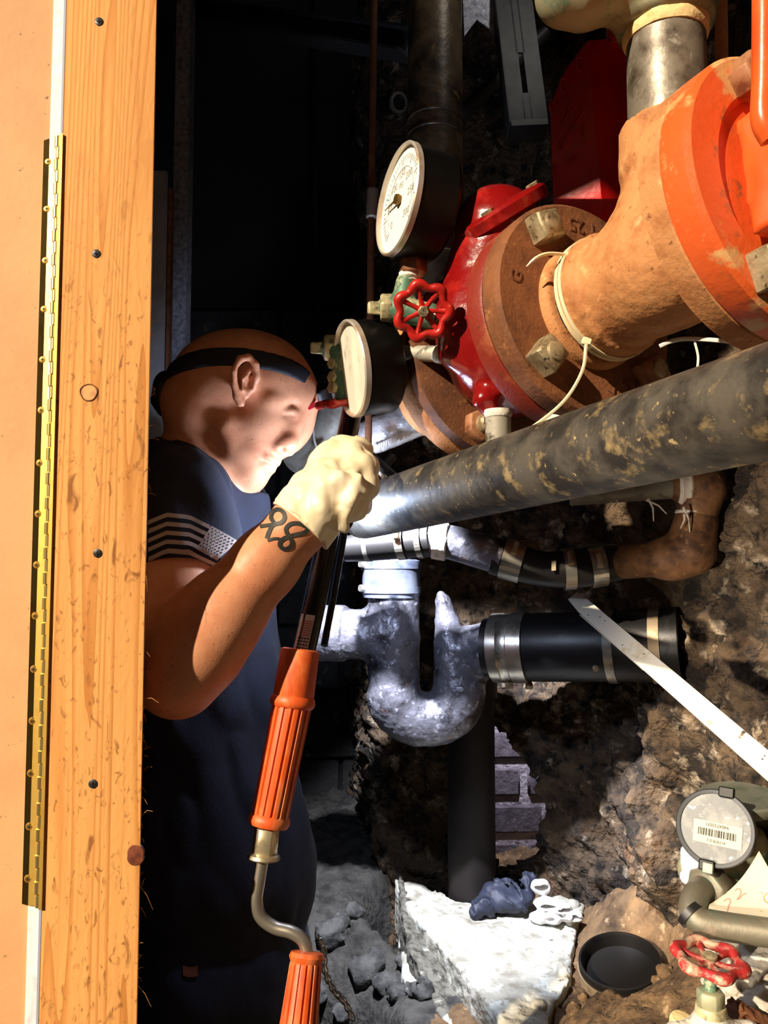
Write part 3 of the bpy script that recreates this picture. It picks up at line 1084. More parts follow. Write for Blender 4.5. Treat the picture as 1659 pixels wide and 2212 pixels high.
MB().prism([c + V(.0075 * math.cos(t), -.0003, .0075 * math.sin(t)) for t in np.linspace(0, 2 * math.pi, 20, endpoint=False)], V(0, .002, 0)).build('knot', M['knot'], st)
c = P(292, 1848, .75)
kn = MB().lathe(c + V(0, .003, 0), V(0, -1, 0), [(0, .0075), (.0031, .007), (.0034, .005), (.0036, 0)], 24, mod=lambda a, h: 1 + .35 * abs(math.sin(a))).build('knot', M['knot_red'], st)
tag(kn, label='reddish knot at the edge')
fib = MB()
for i in range(46):
    yy = rnd.uniform(380, 2180)
    a = P(318, 1106, .752)
    zz_ = P(310, yy, .752)[2]
    L = rnd.uniform(.003, .009) * (2.2 if rnd.random() < .12 else 1)
    d_ = nrm(V(rnd.uniform(.2, 1), rnd.uniform(-.4, .4), rnd.uniform(-1.4, 1.4)))
    p0 = V(xr - .001, .752 + rnd.uniform(0, .01), zz_)
    fib.tube([p0, p0 + d_ * L * .5, p0 + d_ * L + V(0, 0, -L * .3)], [.0003, .00022, .0001], 4)
tag(fib.build('splinters', M['pine'], st), kind='stuff')

xa, xb = P(120, 1106, .76)[0] - .004, xl - .0004
tr_ = MB().abox(P(82, 1106, .756)[0], xl - .0005, .7585, .7615, 0, 2.45).build('trim_1', M['caulk'], loc=(xl, .76, 0))
tag(tr_, kind='structure')
MB().abox(xl - .0042, xl - .002, .7545, .7605, 0, 2.45).build('gasket', M['gasket'], tr_)
# torn paint edge, upper length
tz0, tz1 = P(100, 300, .757)[2], 2.45
edge = [V(xl - .004, .7565, tz1)]
for i in range(28):
    t = i / 27
    z_ = tz1 + (tz0 - tz1) * t
    edge.append(V(xl - .0075 - .0022 * rnd.random() - .006 * max(0, t - .8) / .2, .7565, z_))
edge.append(V(xl - .004, .7565, tz0))
MB().prism(edge, V(0, .003, 0)).build('torn_edge', M['caulk'], tr_)

MB().prism([V(xl - .0115, .7535, P(100, 300, .754)[2]), V(xl - .0035, .7535, P(100, 300, .754)[2]), V(xl - .0050, .7535, P(100, 640, .754)[2]), V(xl - .0066, .7535, P(90, 890, .754)[2]), V(xl - .0092, .7535, P(90, 890, .754)[2]), V(xl - .0105, .7535, P(100, 560, .754)[2])], V(0, .0015, 0)).build('plastic_strip', M['caulk'], tr_)
hz1, hz0 = P(100, 297, .755)[2], P(60, 1958, .755)[2]
hg = thing('piano_hinge', 'long brass piano hinge screwed between door board and pine stud', 'hinge', (xh, .755, hz0))
x0, x1 = P(66, 1106, .755)[0], xh
xm = x0 + (x1 - x0) * .42
MB().prism([V(x0, .7605, hz0), V(xm, .7565, hz0), V(xm, .7580, hz0), V(x0, .7618, hz0)], V(0, 0, hz1 - hz0)).build('leaf', M['brass'], hg)
MB().prism([V(xm, .7565, hz0), V(x1, .7555, hz0), V(x1, .7570, hz0), V(xm, .7580, hz0)], V(0, 0, hz1 - hz0)).build('leaf', M['brass_satin'], hg)
MB().abox(xh + .003, xl + .0012, .7475, .7500, hz0, hz1).build('leaf', M['brass_satin'], hg)
nk = 62
ph = (hz1 - hz0) / nk
kp = MB().cyl(V(xh + .001, .7528, hz0 + ph * .03), V(xh + .001, .7528, hz0 + ph * .97), .0034, 14).build('knuckle', M['knuckle'], hg)
copies(kp, [((-.0016 if i % 2 else 0), (.0005 if i % 2 else 0), ph * i) for i in range(1, nk)])
sp0 = None
for i, yy in enumerate([350, 452, 563, 668, 777, 886, 1000, 1110, 1220, 1330, 1445, 1557, 1670, 1785, 1898]):
    z_ = P(70, yy, .757)[2]
    c = V(xm - .001, .7572, z_)
    if sp0 is None:
        sp0 = MB().lathe(c + V(0, .001, 0), V(0, -1, 0), [(0, .0036), (.0014, .0036), (.0024, .0026), (.0026, 0)], 16).build('screw', M['screw_brass'], hg)
        sp0c = c
        MB().box(c + V(0, -.0014, 0), V(1, 0, 0), V(0, 1, 0), V(0, 0, 1), .0032, .0006, .0007).box(c + V(0, -.0014, 0), V(1, 0, 0), V(0, 1, 0), V(0, 0, 1), .0007, .0006, .0032).build('cross_recess', M['black'], sp0)
        ch0 = sp0.children[0]
    else:
        cc = copies(sp0, [tuple(c - sp0c)])[0]
        k_ = ch0.copy()
        COL.objects.link(k_)
        k_.parent = cc

# ------------------------------------------------------------------ fire main: flanged valve train
A0 = P(1272, 668, 0.80)           # centre of the lettered flange's face
B0 = P(1712, 416, 0.60)           # centre of the orange flange's face
AX = nrm(B0 - A0)                 # points towards the camera's right
AL = np.linalg.norm(B0 - A0)
AU, AV, _ = frame(AX)             # AU sideways, AV upwards
RF = 0.1175


def ax(t, r=0.0, deg=0.0):
    """point at t metres from the lettered face, r out from the axis; 0 deg = photo right, 90 = up."""
    a = math.radians(deg)
    return A0 + AX * t + (AU * math.cos(a) + AV * math.sin(a)) * r


if AU[0] < 0:
    AU = -AU

# --- lettered flange with its tee
tee = thing('flanged_tee', 'rusty flanged tee lettered G with square bolts between red valve and orange flange', 'pipe fitting', A0)
MB().lathe(A0, AX, [(-.024, RF * .97), (-.0235, RF), (-.004, RF), (0, RF * .965), (.0002, .062), (-.002, .060)], 72).build('flange', M['rust_mid'], tee)
MB().lathe(A0, AX, [(-.002, .066), (.006, .066), (.010, .063), (.011, .060), (.011, .05)], 48).build('hub_ring', M['rust'], tee)
s = SDF(.012)
s.cyl(ax(.020), ax(.165), .0575)
s.cyl(ax(.018), ax(.044), .0625, k=.006)
s.cyl(ax(.150), ax(.185), .064, k=.006)
bt = .108
up = nrm(V(0.0, 0.0, 1.0))
bc = ax(bt)
s.rc(bc, bc + up * .105, .050, .040, k=.03)
s.cyl(bc + up * .085, bc + up * .128, .0435, k=.008)
s.disp = lambda q: .0006 * fbm(q, 160, 3, 3)
s.build('body', .0028, M['rust'], tee)
MB().lathe(ax(.012), AX, [(0, .056), (.009, .056)], 40).build('joint_gap', M['black'], tee)
sq = MB()
for i, (deg, rot) in enumerate([(127, 20), (222, 48), (318, 30), (35, 10)]):
    c = ax(0, RF * .80, deg)
    b = MB().lathe(c, AX, [(-.001, .0205), (.017, .0205), (.021, .017)], 4, phase=math.radians(rot + 45)).build('square_bolt_head', M['bolt'] if i < 2 else M['bolt_rust'], tee, bevel=.0012)
    MB().lathe(c + AX * .020, AX, [(0, .0105), (.004, .0095), (.0055, .006), (.0055, 0)], 20).build('bolt_end', M['bolt'], b)


def flange_text(body, deg, r, size, inward=False):
    a = math.radians(deg)
    rad = AU * math.cos(a) + AV * math.sin(a)
    uy = -rad if inward else rad
    ux = np.cross(uy, AX)
    text_mesh(body, size, ax(.0004, r, deg), ux, uy, .0016, 'raised_lettering', M['rust_dark'], tee)


flange_text('1 25', 88, .093, .022, True)
flange_text('G', 168, .094, .020, False)
flange_text('X  7½', 296, .092, .022, True)

# --- nipple and bronze valve on top of the tee branch
nb = bc + up * .126
nt_ = P(1462, 66, (bc[1] + .0))
nt_ = V(bc[0], bc[1], nt_[2])
n1 = thing('steel_nipple', 'short grey steel pipe nipple standing on the rusty tee below bronze valve', 'pipe', nb)
MB().cyl(nb - up * .004, nt_, .0355, 40).build('pipe', M['nipple'], n1)
MB().lathe(nb, up, [(-.002, .0365), (.004, .0375), (.006, .036)], 40, mod=lambda a, h: 1 + .012 * math.sin(a * 7)).build('joint_compound', M['cream_dope'], n1)
MB().lathe(nt_ - up * .012, up, [(0, .0368), (.004, .0385), (.011, .0388), (.016, .037)], 40, mod=lambda a, h: 1 + .012 * math.sin(a * 9)).build('joint_compound', M['cream_dope'], n1)
bv = thing('bronze_valve', 'pale green patinated bronze angle valve on top of the grey steel nipple', 'valve', nt_)
s = SDF(.012)
s.cyl(nt_ + V(0, 0, .001), nt_ + V(0, 0, .034), .043)
s.rc(nt_ + V(0, 0, .03), nt_ + V(0, 0, .12), .046, .05)
pL = P(1225, -12, bc[1] - .02)
s.rc(nt_ + V(-.01, -.005, .045), pL, .040, .024)
s.rc(pL + V(.012, 0, 0), pL - V(.002, 0, 0), .030, .026)
s.build('valve_body', .0035, M['bronze'], bv)
hx = nt_ + V(-.056, -.012, .036)
MB().hexa(hx + V(0, .02, 0), nrm(V(-.3, -1, -.1)), .020, .034, 6).build('packing_nut', M['green_bronze'], bv)

# --- orange flange and valve at the right edge
ov = thing('orange_gate_valve', 'orange painted flanged gate valve cut off by the right edge of the photo', 'valve', B0)
MB().lathe(B0, AX, [(-.048, RF * .97), (-.0475, RF), (-.028, RF), (-.026, RF * .985)], 72).build('rear_flange', M['rust'], ov)
MB().lathe(B0, AX, [(-.050, .070), (-.047, .064)], 40).build('joint_gap', M['black'], ov)
MB().lathe(B0, AX, [(-.026, RF * .995), (-.024, RF), (-.004, RF * .995), (0, RF * .96), (.0004, .085), (-.004, .080), (-.004, .05)], 72).build('front_flange', M['orange_worn'], ov)
s = SDF(.010)
s.rc(ax(AL - .002), ax(AL + .05), .048, .056)
s.rc(ax(AL + .05), ax(AL + .15), .058, .062, k=.02)
s.planes([(ax(AL + .028) + AU * -.062, -AU), (ax(AL + .028) + AU * .062, AU), (ax(AL + .028) + AV * .055, nrm(AV - AU * .2)), (ax(AL + .028) - AV * .05, -AV), (ax(AL + .002), -AX), (ax(AL + .12), AX)],
         B0 - .16, B0 + .16, k=.012)
s.rc(ax(AL + .07) + AV * .04, ax(AL + .07) + AV * .22, .040, .045, k=.02)
s.build('valve_body', .003, M['orange'], ov)
yk = P(1652, 268, .505)
MB().tube(bez([P(1668, 300, .50), P(1648, 255, .50), P(1650, 160, .50), P(1651, -60, .50)], 6), [S(26, .5)] * 18 + [S(24, .5)], 18).build('yoke_arm', M['orange'], ov)
for i, (qx, qy, rot) in enumerate([(1648, 590, 15), (1604, 182, 0)]):
    r = ray(qx, qy)
    c = CAM + r * (np.dot(B0 - CAM, AX) / np.dot(r, AX))
    if i == 0:
        MB().lathe(c, AX, [(-.001, .0215), (.018, .0215), (.022, .018)], 4, phase=math.radians(rot + 45)).build('square_bolt_head', M['bolt'], ov, bevel=.0012)
    else:
        MB().hexa(c, AX, .0185, .018, 6, phase=rot).build('hex_bolt_head', M['bolt_rust'], ov, bevel=.001)

# --- red check valve behind the lettered flange
F0 = -0.205
cv = thing('red_check_valve', 'glossy red swing check valve with bulging body and tilted top cover', 'valve', ax(-.1))
MB().lathe(A0, AX, [(-.052, RF * .97), (-.051, RF), (-.030, RF), (-.027, RF * .985)], 72).build('front_flange', M['rust_red'], cv)
MB().lathe(A0, AX, [(-.0285, RF * .93), (-.0235, RF * .93)], 60).build('gasket', M['black'], cv)
s = SDF(.02)
cb = ax(-.105)
s.rc(ax(-.045), ax(-.16), .062, .060)
s.e(cb + V(-.012, -.005, -.004), V(.082, .080, .076))
bn = P(1074, 500, .872)
s.rc(cb, bn, .066, .050, k=.03)
s.rc(P(1040, 600, .88), P(1035, 690, .875), .040, .046, k=.03)
s.rc(P(985, 690, .865), P(1000, 750, .865), .022, .022, k=.02)
s.rc(P(975, 765, .862), P(990, 765, .865), .012, .012, k=.012)
s.rc(P(1050, 866, .85), P(1058, 885, .85), .016, .010, k=.012)
s.disp = lambda q: .0012 * fbm(q, 34, 3, 6)
s.build('body', .003, M['red_paint'], cv)
cax = nrm(V(-.50, -.28, .80))
cc_ = P(1083, 462, .86)
MB().lathe(cc_, cax, [(-.010, .052), (-.008, .056), (.003, .057), (.007, .053), (.010, .030), (.012, 0)], 44, mod=lambda a, h: 1 + .03 * math.cos(4 * a)).build('top_cover', M['red_paint'], cv)
for a in (30, 120, 210, 300):
    u_, v_, w_ = frame(cax)
    c = cc_ + (u_ * math.cos(math.radians(a)) + v_ * math.sin(math.radians(a))) * .044 + cax * .004
    MB().hexa(c, cax, .0075, .007).build('cover_bolt', M['bolt'], cv)
MB().lathe(A0, AX, [(F0 + .026, RF * .985), (F0 + .028, RF), (F0 + .045, RF), (F0 + .047, RF * .97), (F0 + .0472, .05)], 72).build('rear_flange', M['rust_dark'], cv)
c = ax(F0 + .047, RF * .80, 246)
b = MB().hexa(c, AX, .0205, .014, 6, phase=.4).build('hex_nut', M['bolt_rust'], cv, bevel=.0008)
MB().lathe(c + AX * .013, AX, [(0, .0115), (.010, .0115), (.013, .009), (.013, 0)], 20).build('stud_end', M['bolt'], b)
c = ax(F0 + .047, RF * .80, 160)
MB().hexa(c, AX, .0205, .014, 6, phase=.1).build('hex_nut', M['bolt_rust'], cv, bevel=.0008)
# companion flange and pipe beyond
rp = thing('rusty_pipe', 'brown rusty pipe with companion flange continuing behind the red check valve', 'pipe', ax(F0))
MB().lathe(A0, AX, [(F0 - .004, RF * .96), (F0 - .002, RF * .995), (F0 + .018, RF * .995), (F0 + .024, RF * .96)], 72).build('flange', M['rust'], rp)
MB().lathe(A0, AX, [(F0 - .10, .058), (F0 - .03, .060), (F0 - .012, .074), (F0 - .004, .078)], 48).build('pipe', M['rust'], rp)
fw = thing('wrapped_pipe', 'silvery wrapped pipe end with frayed lower edge behind the rusty flange', 'pipe', P(850, 940, 1.16))
ws = MB()
s = SDF(.01)
s.rc(P(955, 880, 1.14), P(800, 945, 1.17), .030, .026)
s.disp = lambda q: .002 * fbm(q, 50, 4, 3)
s.build('wrap', .004, M['foil'], fw)
fr_ = MB()
for i in range(16):
    t = i / 15
    a = P(810 + 75 * t, 972 - 36 * t, 1.135)
    fr_.tube([a + V(0, 0, .006), a, a + V(rnd.uniform(-.003, .003), 0, -rnd.uniform(.002, .007))], [.002, .0016, .0006], 5)
tag(fr_.build('frayed_edge', M['white_rag'], fw), kind='stuff')

# --- short galvanised plugs hanging below the red valve
for (a, b, c_, d, lab) in [(1076, 892, 990, .835, 'short grey galvanised pipe dropping from the red check valve'), (1204, 905, 960, .80, 'grey pipe stub half hidden between lettered flange and long black pipe')]:
    t_ = thing('drain_nipple', lab, 'pipe', P(a, b, d))
    MB().cyl(P(a, b, d), P(a, c_, d + .01), S(28, d) if a < 1100 else S(24, d), 28).build('pipe', M['galv_pipe'], t_)
    MB().lathe(P(a, b - 6, d), V(0, 0, -1), [(0, S(30, d)), (.005, S(31, d)), (.008, S(28, d))], 28).build('thread_seal', M['white_tape'], t_)


# ------------------------------------------------------------------ gauges with their cocks
def gauge(c, nrm_, R, depth, label, dirty, up_):
    n_ = nrm(nrm_)
    u = nrm(np.cross(up_, n_))
    v = np.cross(n_, u)
    g = thing('pressure_gauge', label, 'gauge', c)
    MB().lathe(c, -n_, [(.0045, R * .97), (.005, R), (depth - .004, R * .985), (depth, R * .93)], 64).build('case', M['gauge_case'], g)
    MB().lathe(c, n_, [(-.004, R * 1.0), (-.003, R * 1.02), (.003, R * 1.02), (.0045, R * .995), (.004, R * .965), (-.004, R * .96)], 64, ring=True).build('bezel', M['chrome'], g)
    d_ = MB().lathe(c + n_ * .0005, n_, [(-.003, R * .965), (-.002, R * .962), (-.0017, 0)], 64).build('dial', M['dial_dirty'] if dirty else M['dial'], g)
    if not dirty:
        pr = MB()
        for i in range(41):
            a = math.radians(225 - 270 * i / 40)
            rr = u * math.cos(a) + v * math.sin(a)
            L = .16 if i % 5 == 0 else .09
            pr.box(c - n_ * .0012 + rr * R * (.82 - L / 2), rr, np.cross(n_, rr), n_, R * L, R * (.022 if i % 5 == 0 else .012), .0004)
        arc = [c - n_ * .0012 + (u * math.cos(math.radians(t)) + v * math.sin(math.radians(t))) * R * .60 for t in range(-30, 211, 8)]
        pr.tube(arc, R * .006, 4)
        pr.build('scale_marks', M['dial_print'], d_)
        for i, tx in enumerate(['0', '50', '100', '150', '200', '250', '300']):
            a = math.radians(225 - 270 * i / 6)
            rr = u * math.cos(a) + v * math.sin(a)
            text_mesh(tx, R * .2, c - n_ * .0012 + rr * R * .50, u, v, .0003, 'numeral', M['dial_print'], d_)
        text_mesh('PSI', R * .17, c - n_ * .0012 + v * R * .28, u, v, .0003, 'numeral', M['dial_print'], d_)
        pd = -u * .99 + v * .03
        nd = MB()
        q = np.cross(n_, pd)
        o = c + n_ * .0025
        nd.prism([o + q * R * .07 - pd * R * .1, o - q * R * .07 - pd * R * .1, o - q * R * .03, o + pd * R * .62, o + q * R * .03], n_ * .0012)
        nd.build('needle', M['needle'], g)
        MB().lathe(c, n_, [(-.001, R * .09), (.003, R * .10), (.005, R * .09), (.0055, 0)], 20).build('needle_hub', M['needle'], g)
    return g, u, v, n_


def handwheel(c, axis, R, lobes, wire, m, parent, name='handwheel', spokes=6, dish=0.0, ref=None):
    u, v, w = frame(axis, ref)
    pts = []
    N = lobes * 12
    for i in range(N):
        a = 2 * math.pi * i / N
        r = R * (1 + .085 * math.cos(lobes * a))
        pts.append(c + (u * math.cos(a) + v * math.sin(a)) * r)
    h = MB().tube(pts, [wire * (1 + .16 * math.cos(lobes * 2 * math.pi * i / N)) for i in range(N)], 10, closed=True).build(name, m, parent)
    for i in range(spokes):
        a = 2 * math.pi * (i + .0) / spokes
        d = u * math.cos(a) + v * math.sin(a)
        MB().tube([c + d * R * .18 - w * dish, c + d * R * .55 - w * dish * .6, c + d * R * .98], [wire * .62, wire * .5, wire * .7], 8).build('spoke', m, h)
    MB().lathe(c - w * dish, w, [(-wire * 1.1, R * .20), (wire * .9, R * .22), (wire * 1.3, R * .17)], 20).build('hub', m, h)
    return h


# upper gauge
c1 = P(862, 432, .855)
g1n = V(-.925, -.36, .075)
gauge(c1, g1n, .0605, .050, 'upper black pressure gauge with clear white dial and brass needle', False, V(.09, 0, 1))
k1 = thing('gauge_cock', 'green bronze gauge cock with scalloped red handwheel under the clear-dialled gauge', 'valve', P(880, 660, .87))
sx, sy = P(893, 575, .878), P(893, 560, .878)
MB().hexa(P(893, 592, .878), V(0, 0, 1), .0165, .020, 6, phase=.2).build('stem_nut', M['brown_brass'], k1, bevel=.0008)
MB().lathe(P(882, 614, .878), V(0, 0, 1), [(0, .0105), (.0025, .0125), (.005, .0105), (.0075, .0125), (.010, .0108), (.013, .011)], 24).build('thread_tape', M['white_tape'], k1)
s = SDF(.007)
s.rc(P(878, 612, .878), P(870, 668, .876), .0125, .0150)
s.rc(P(840, 665, .876), P(930, 682, .868), .0140, .0140)
s.build('cock_body', .0018, M['green_bronze'], k1)
MB().hexa(P(846, 666, .876), P(826, 666, .876) - P(846, 666, .876), .0165, .013, 6).build('plug_nut', M['bronze_nut'], k1, bevel=.0006)
MB().lathe(P(828, 666, .876), V(-1, -.05, 0), [(0, .0105), (.016, .0105), (.018, .008)], 4, phase=.5).build('square_plug', M['bronze_nut'], k1, bevel=.0012)
hw = P(914, 672, .815)
hax = nrm(CAM + V(.05, .0, -.1) - hw)
handwheel(hw, hax, .0262, 7, .0048, M['wheel_red'], k1, spokes=7, dish=.002)
MB().lathe(hw, hax, [(-.05, .0055), (.004, .0055), (.006, .004)], 16).build('stem', M['bronze_nut'], k1)
MB().hexa(hw + hax * .002, hax, .0062, .005, 6).build('stem_cap', M['bolt'], k1)
t1 = thing('gauge_pipe', 'grey galvanised nipple joining red handwheel cock to the check valve', 'pipe', P(990, 682, .85))
MB().cyl(P(925, 682, .868), P(1040, 682, .835), .0092, 24).build('pipe', M['galv_pipe'], t1)
tp = MB()
for i in range(7):
    a = P(1000 + i * 4, 694 + (i % 3) * 3, .836)
    tp.tube([a, a + V(.001, -.001, -.004)], [.0014, .0006], 5)
tag(tp.build('tape_shreds', M['white_tape'], t1), kind='stuff')

# lower gauge
c2 = P(760, 797, .905)
g2n = V(-.925, -.34, -.16)
gauge(c2, g2n, .0555, .047, 'lower pressure gauge with clouded yellowed dial in front of the man', True, V(-.17, 0, 1))
k2 = thing('gauge_cock', 'bronze gauge cock with plug and small edge-on red handwheel behind the clouded gauge', 'valve', P(735, 790, .95))
s = SDF(.006)
s.rc(P(712, 752, .955), P(790, 764, .94), .0130, .0135)
s.rc(P(735, 760, .95), P(742, 860, .955), .0125, .0105)
s.build('cock_body', .002, M['green_bronze'], k2)
MB().hexa(P(724, 752, .955), V(-1, -.1, 0), .0165, .014, 6).build('plug_nut', M['bronze_nut'], k2, bevel=.0006)
MB().lathe(P(700, 752, .955), V(-1, -.1, 0), [(0, .0100), (.015, .0100), (.017, .008)], 4, phase=.5).build('square_plug', M['bronze_nut'], k2, bevel=.0012)
for yy in (785, 815, 838):
    MB().hexa(P(722, yy, .95), V(-.7, -.7, 0), .0075, .006, 6).build('gland_nut', M['bronze_nut'], k2)
hw2 = P(722, 871, .955)
handwheel(hw2, nrm(V(-.15, -.28, 1)), .0185, 5, .0045, M['wheel_red'], k2, spokes=5)
MB().cyl(P(734, 850, .955), hw2 - V(0, 0, .003), .0045, 12).build('stem', M['bronze_nut'], k2)
t2 = thing('gauge_pipe', 'pale galvanised nipple from the clouded gauge into the red valve body', 'pipe', P(900, 764, .88))
MB().cyl(P(800, 760, .94), P(955, 765, .865), .0090, 24).build('pipe', M['galv_pipe'], t2)
MB().lathe(P(958, 765, .864), P(955, 765, .865) - P(975, 766, .855), [(0, .0095), (.003, .0115), (.007, .0112), (.010, .0092)], 20, mod=lambda a, h: 1 + .06 * math.sin(a * 5)).build('thread_tape', M['white_tape'], t2)

# ------------------------------------------------------------------ cable ties round the tee neck
def tie_band(t, r, name, parent, wd=.0042):
    MB().lathe(ax(t), AX, [(0, r), (0, r + .0014), (wd, r + .0014), (wd, r)], 48, ring=True).build(name, M['zip'], parent)


z1 = thing('cable_tie', 'cream cable tie on the tee neck with long tail curving down onto black pipe', 'cable tie', P(1265, 740, .78))
tie_band(.021, .0628, 'loop', z1)
hd = P(1267, 738, .735)
MB().box(hd, nrm(V(1, 0, -.3)), nrm(V(.3, 0, 1)), V(0, 1, 0), .009, .007, .006).build('buckle', M['zip'], z1, bevel=.001)
pp = bez([P(1266, 745, .733), P(1258, 800, .725), P(1222, 862, .72), P(1165, 912, .725), P(1105, 950, .775), P(1040, 990, .835), P(985, 1018, .87), P(945, 1046, .90), P(924, 1086, .93)], 6)
MB().tube(pp, [.0017] * len(pp), 6).build('tail', M['zip'], z1)
z2 = thing('cable_tie', 'cream cable tie with short bent tail beside the upper square bolt', 'cable tie', P(1222, 556, .78))
tie_band(.027, .0630, 'loop', z2, .0036)
MB().box(P(1224, 557, .755), nrm(V(1, 0, -.4)), nrm(V(.4, 0, 1)), V(0, 1, 0), .009, .010, .006).build('buckle', M['zip'], z2, bevel=.001)
pp = bez([P(1222, 550, .754), P(1185, 548, .745), P(1160, 556, .742), P(1137, 576, .745)], 6)
MB().tube(pp, [.0018] * (len(pp) - 3) + [.0014, .001, .0006], 6).build('tail', M['zip'], z2)
z3 = thing('cable_tie', 'white cable tie tail running right under the orange flange above black pipe', 'cable tie', P(1540, 740, .7))
pp = bez([P(1425, 748, .72), P(1448, 738, .715), P(1480, 732, .71), P(1545, 735, .69), P(1600, 742, .66), P(1675, 768, .62)], 6)
MB().tube(pp, [.0020] * len(pp), 6).build('tail', M['wire_white'], z3)
pp = bez([P(1500, 735, .705), P(1508, 770, .705), P(1506, 800, .70)], 6)
MB().tube(pp, [.0011] * len(pp), 5).build('loose_end', M['wire_white'], z3)

# ------------------------------------------------------------------ long black pipe crossing in front
p0, p1 = P(785, 1108, 1.10), P(1760, 842, .475)
bp = thing('black_steel_pipe', 'long black steel pipe with dried mud streaks crossing from hand to right edge', 'pipe', p0)
MB().tube([p0, p0 + (p1 - p0) * .03, p1], [.0362, .0365, .0375], 48).build('pipe', M['black_pipe'], bp)

# ------------------------------------------------------------------ dark hangers and pipes above
vp = thing('black_stack', 'dark vertical riser pipe with worn brown patches behind the upper gauge', 'pipe', P(940, 640, 1.12))
xa_ = P(941, 300, 1.12)
MB().cyl(V(xa_[0], 1.12, P(940, 690, 1.12)[2]), V(xa_[0], 1.12, 2.9), S(61, 1.12), 40).build('pipe', M['stack_pipe'], vp)
for yy in (268, 300, 560):
    c = P(941, yy, 1.12)
    MB().lathe(V(xa_[0], 1.12, c[2]), V(.04, 0, 1), [(0, S(61, 1.12)), (.001, S(63, 1.12)), (.003, S(63, 1.12)), (.004, S(61, 1.12))], 40).build('scored_ring', M['stack_pipe'], vp)
hr = thing('hanger_rod', 'thin rusty vertical hanger rod with pale coupling left of upper gauge', 'rod', P(802, 1000, 1.05))
MB().cyl(P(795, 1000, 1.05), P(809, -40, 1.05), S(8, 1.05), 14).build('rod', M['rust_dark'], hr)
MB().lathe(P(803, 472, 1.05), P(806, 400, 1.05) - P(803, 472, 1.05), [(0, S(9, 1.05)), (.002, S(13, 1.05)), (.040, S(13, 1.05)), (.042, S(10, 1.05))], 20).build('coupling', M['grey_pipe'], hr)
cb_ = thing('black_cable', 'thin black cable hanging against the dark back wall above the cap', 'cable', P(684, 560, 1.9))
MB().tube(bez([V(P(680, 300, 1.9)[0] - .01, 1.9, 2.95), P(680, 300, 1.9), P(681, 440, 1.9), P(684, 600, 1.9), P(692, 740, 1.9)], 4), .006, 10).build('cord', M['black'], cb_)
bm_ = thing('steel_channel', 'dark steel channel crossing near the ceiling left of the black riser', 'beam', P(640, 70, 1.5))
ba, bb = P(395, 28, 1.75), P(900, 104, 1.30)
bd = nrm(bb - ba)
bu = nrm(np.cross(V(0, 0, 1), bd))
bz = np.cross(bd, bu)
L = np.linalg.norm(bb - ba)
MB().box((ba + bb) / 2, bd, bu, bz, L, .04, .034).build('web', M['dark_steel'], bm_, bevel=.002)
MB().box((ba + bb) / 2 - bz * .018 - bu * .01, bd, bu, bz, L, .06, .005).build('flange', M['dark_steel'], bm_)
MB().box((ba + bb) / 2 + bz * .018 - bu * .01, bd, bu, bz, L, .06, .005).build('flange', M['dark_steel'], bm_)
for (a, b) in [(760, 75), (786, 82)]:
    MB().hexa(P(a, b, 1.38), V(0, -1, 0), .009, .012).build('bolt', M['dark_steel'], bm_)
su = thing('metal_stud', 'speckled galvanised steel stud standing between pine stud and dark doorway', 'stud', P(380, 900, 1.55))
x0, x1 = P(362, 1106, 1.55)[0], P(394, 1106, 1.55)[0]
MB().abox(x0, x1, 1.55, 1.554, 0, 2.9).build('face', M['galv'], su)
MB().abox(x1 - .003, x1, 1.554, 1.59, 0, 2.9).build('flange', M['galv'], su)
MB().abox(x0, x0 + .003, 1.554, 1.59, 0, 2.9).build('flange', M['galv'], su)
gb = thing('grey_board', 'plain grey board edge standing just behind the pine stud', 'board', P(338, 900, 1.45))
x0, x1 = P(290, 1106, 1.45)[0], P(346, 1106, 1.45)[0]
zt = P(340, 368, 1.45)[2]
MB().abox(x0, x1, 1.45, 1.462, 0, zt).build('panel', M['grey_board'], gb, bevel=.001)
MB().abox(x1 + .002, x1 + .008, 1.46, 1.48, 0, zt - .03).build('edge_strip', M['brown_brass'], gb)

us = thing('strut_hanger', 'grey slotted steel strut hanging down left of the red box', 'strut', P(1125, 130, 1.12))
ua = P(1142, 262, 1.10)
ub = ua + (P(1105, -40, 1.16) - ua) * 3.2
ud = nrm(ub - ua)
ux_ = nrm(np.cross(ud, V(0, -1, 0)))
if ux_[0] < 0:
    ux_ = -ux_
uy_ = np.cross(ud, ux_)
if uy_[1] > 0:
    uy_ = -uy_
L = np.linalg.norm(ub - ua)
w_ = S(82, 1.1)
sl = MB()
for sx_ in (-1, 1):
    sl.box((ua + ub) / 2 + ux_ * sx_ * (w_ / 4 + .002), ux_, uy_, ud, w_ / 2 - .004, .003, L)
sl.box(ua + ud * .025, ux_, uy_, ud, .013, .003, .050)
sl.box(ub - ud * (L - .125) / 2, ux_, uy_, ud, .013, .003, L - .125)
sl.build('slotted_face', M['dark_steel'], us)
MB().box((ua + ub) / 2 - ux_ * w_ / 2 - uy_ * .016, ux_, uy_, ud, .003, .034, L).build('side_flange', M['dark_steel'], us)
MB().box((ua + ub) / 2 + ux_ * w_ / 2 - uy_ * .016, ux_, uy_, ud, .003, .034, L).build('side_flange', M['dark_steel'], us)
MB().box(ua - uy_ * .012 - ud * .006, ux_, uy_, ud, w_, .034, .010).build('end_cap', M['iron_black'], us)
br = thing('torn_bracket', 'torn pale sheet-metal bracket at the top beside the slotted strut', 'bracket', P(1035, 30, 1.16))
MB().prism([P(985, -400, 1.17), P(1060, -400, 1.17), P(1068, 88, 1.17), P(1058, 62, 1.17), P(1030, 42, 1.17), P(1003, 78, 1.17)], V(0, .004, 0)).build('sheet', M['galv'], br)
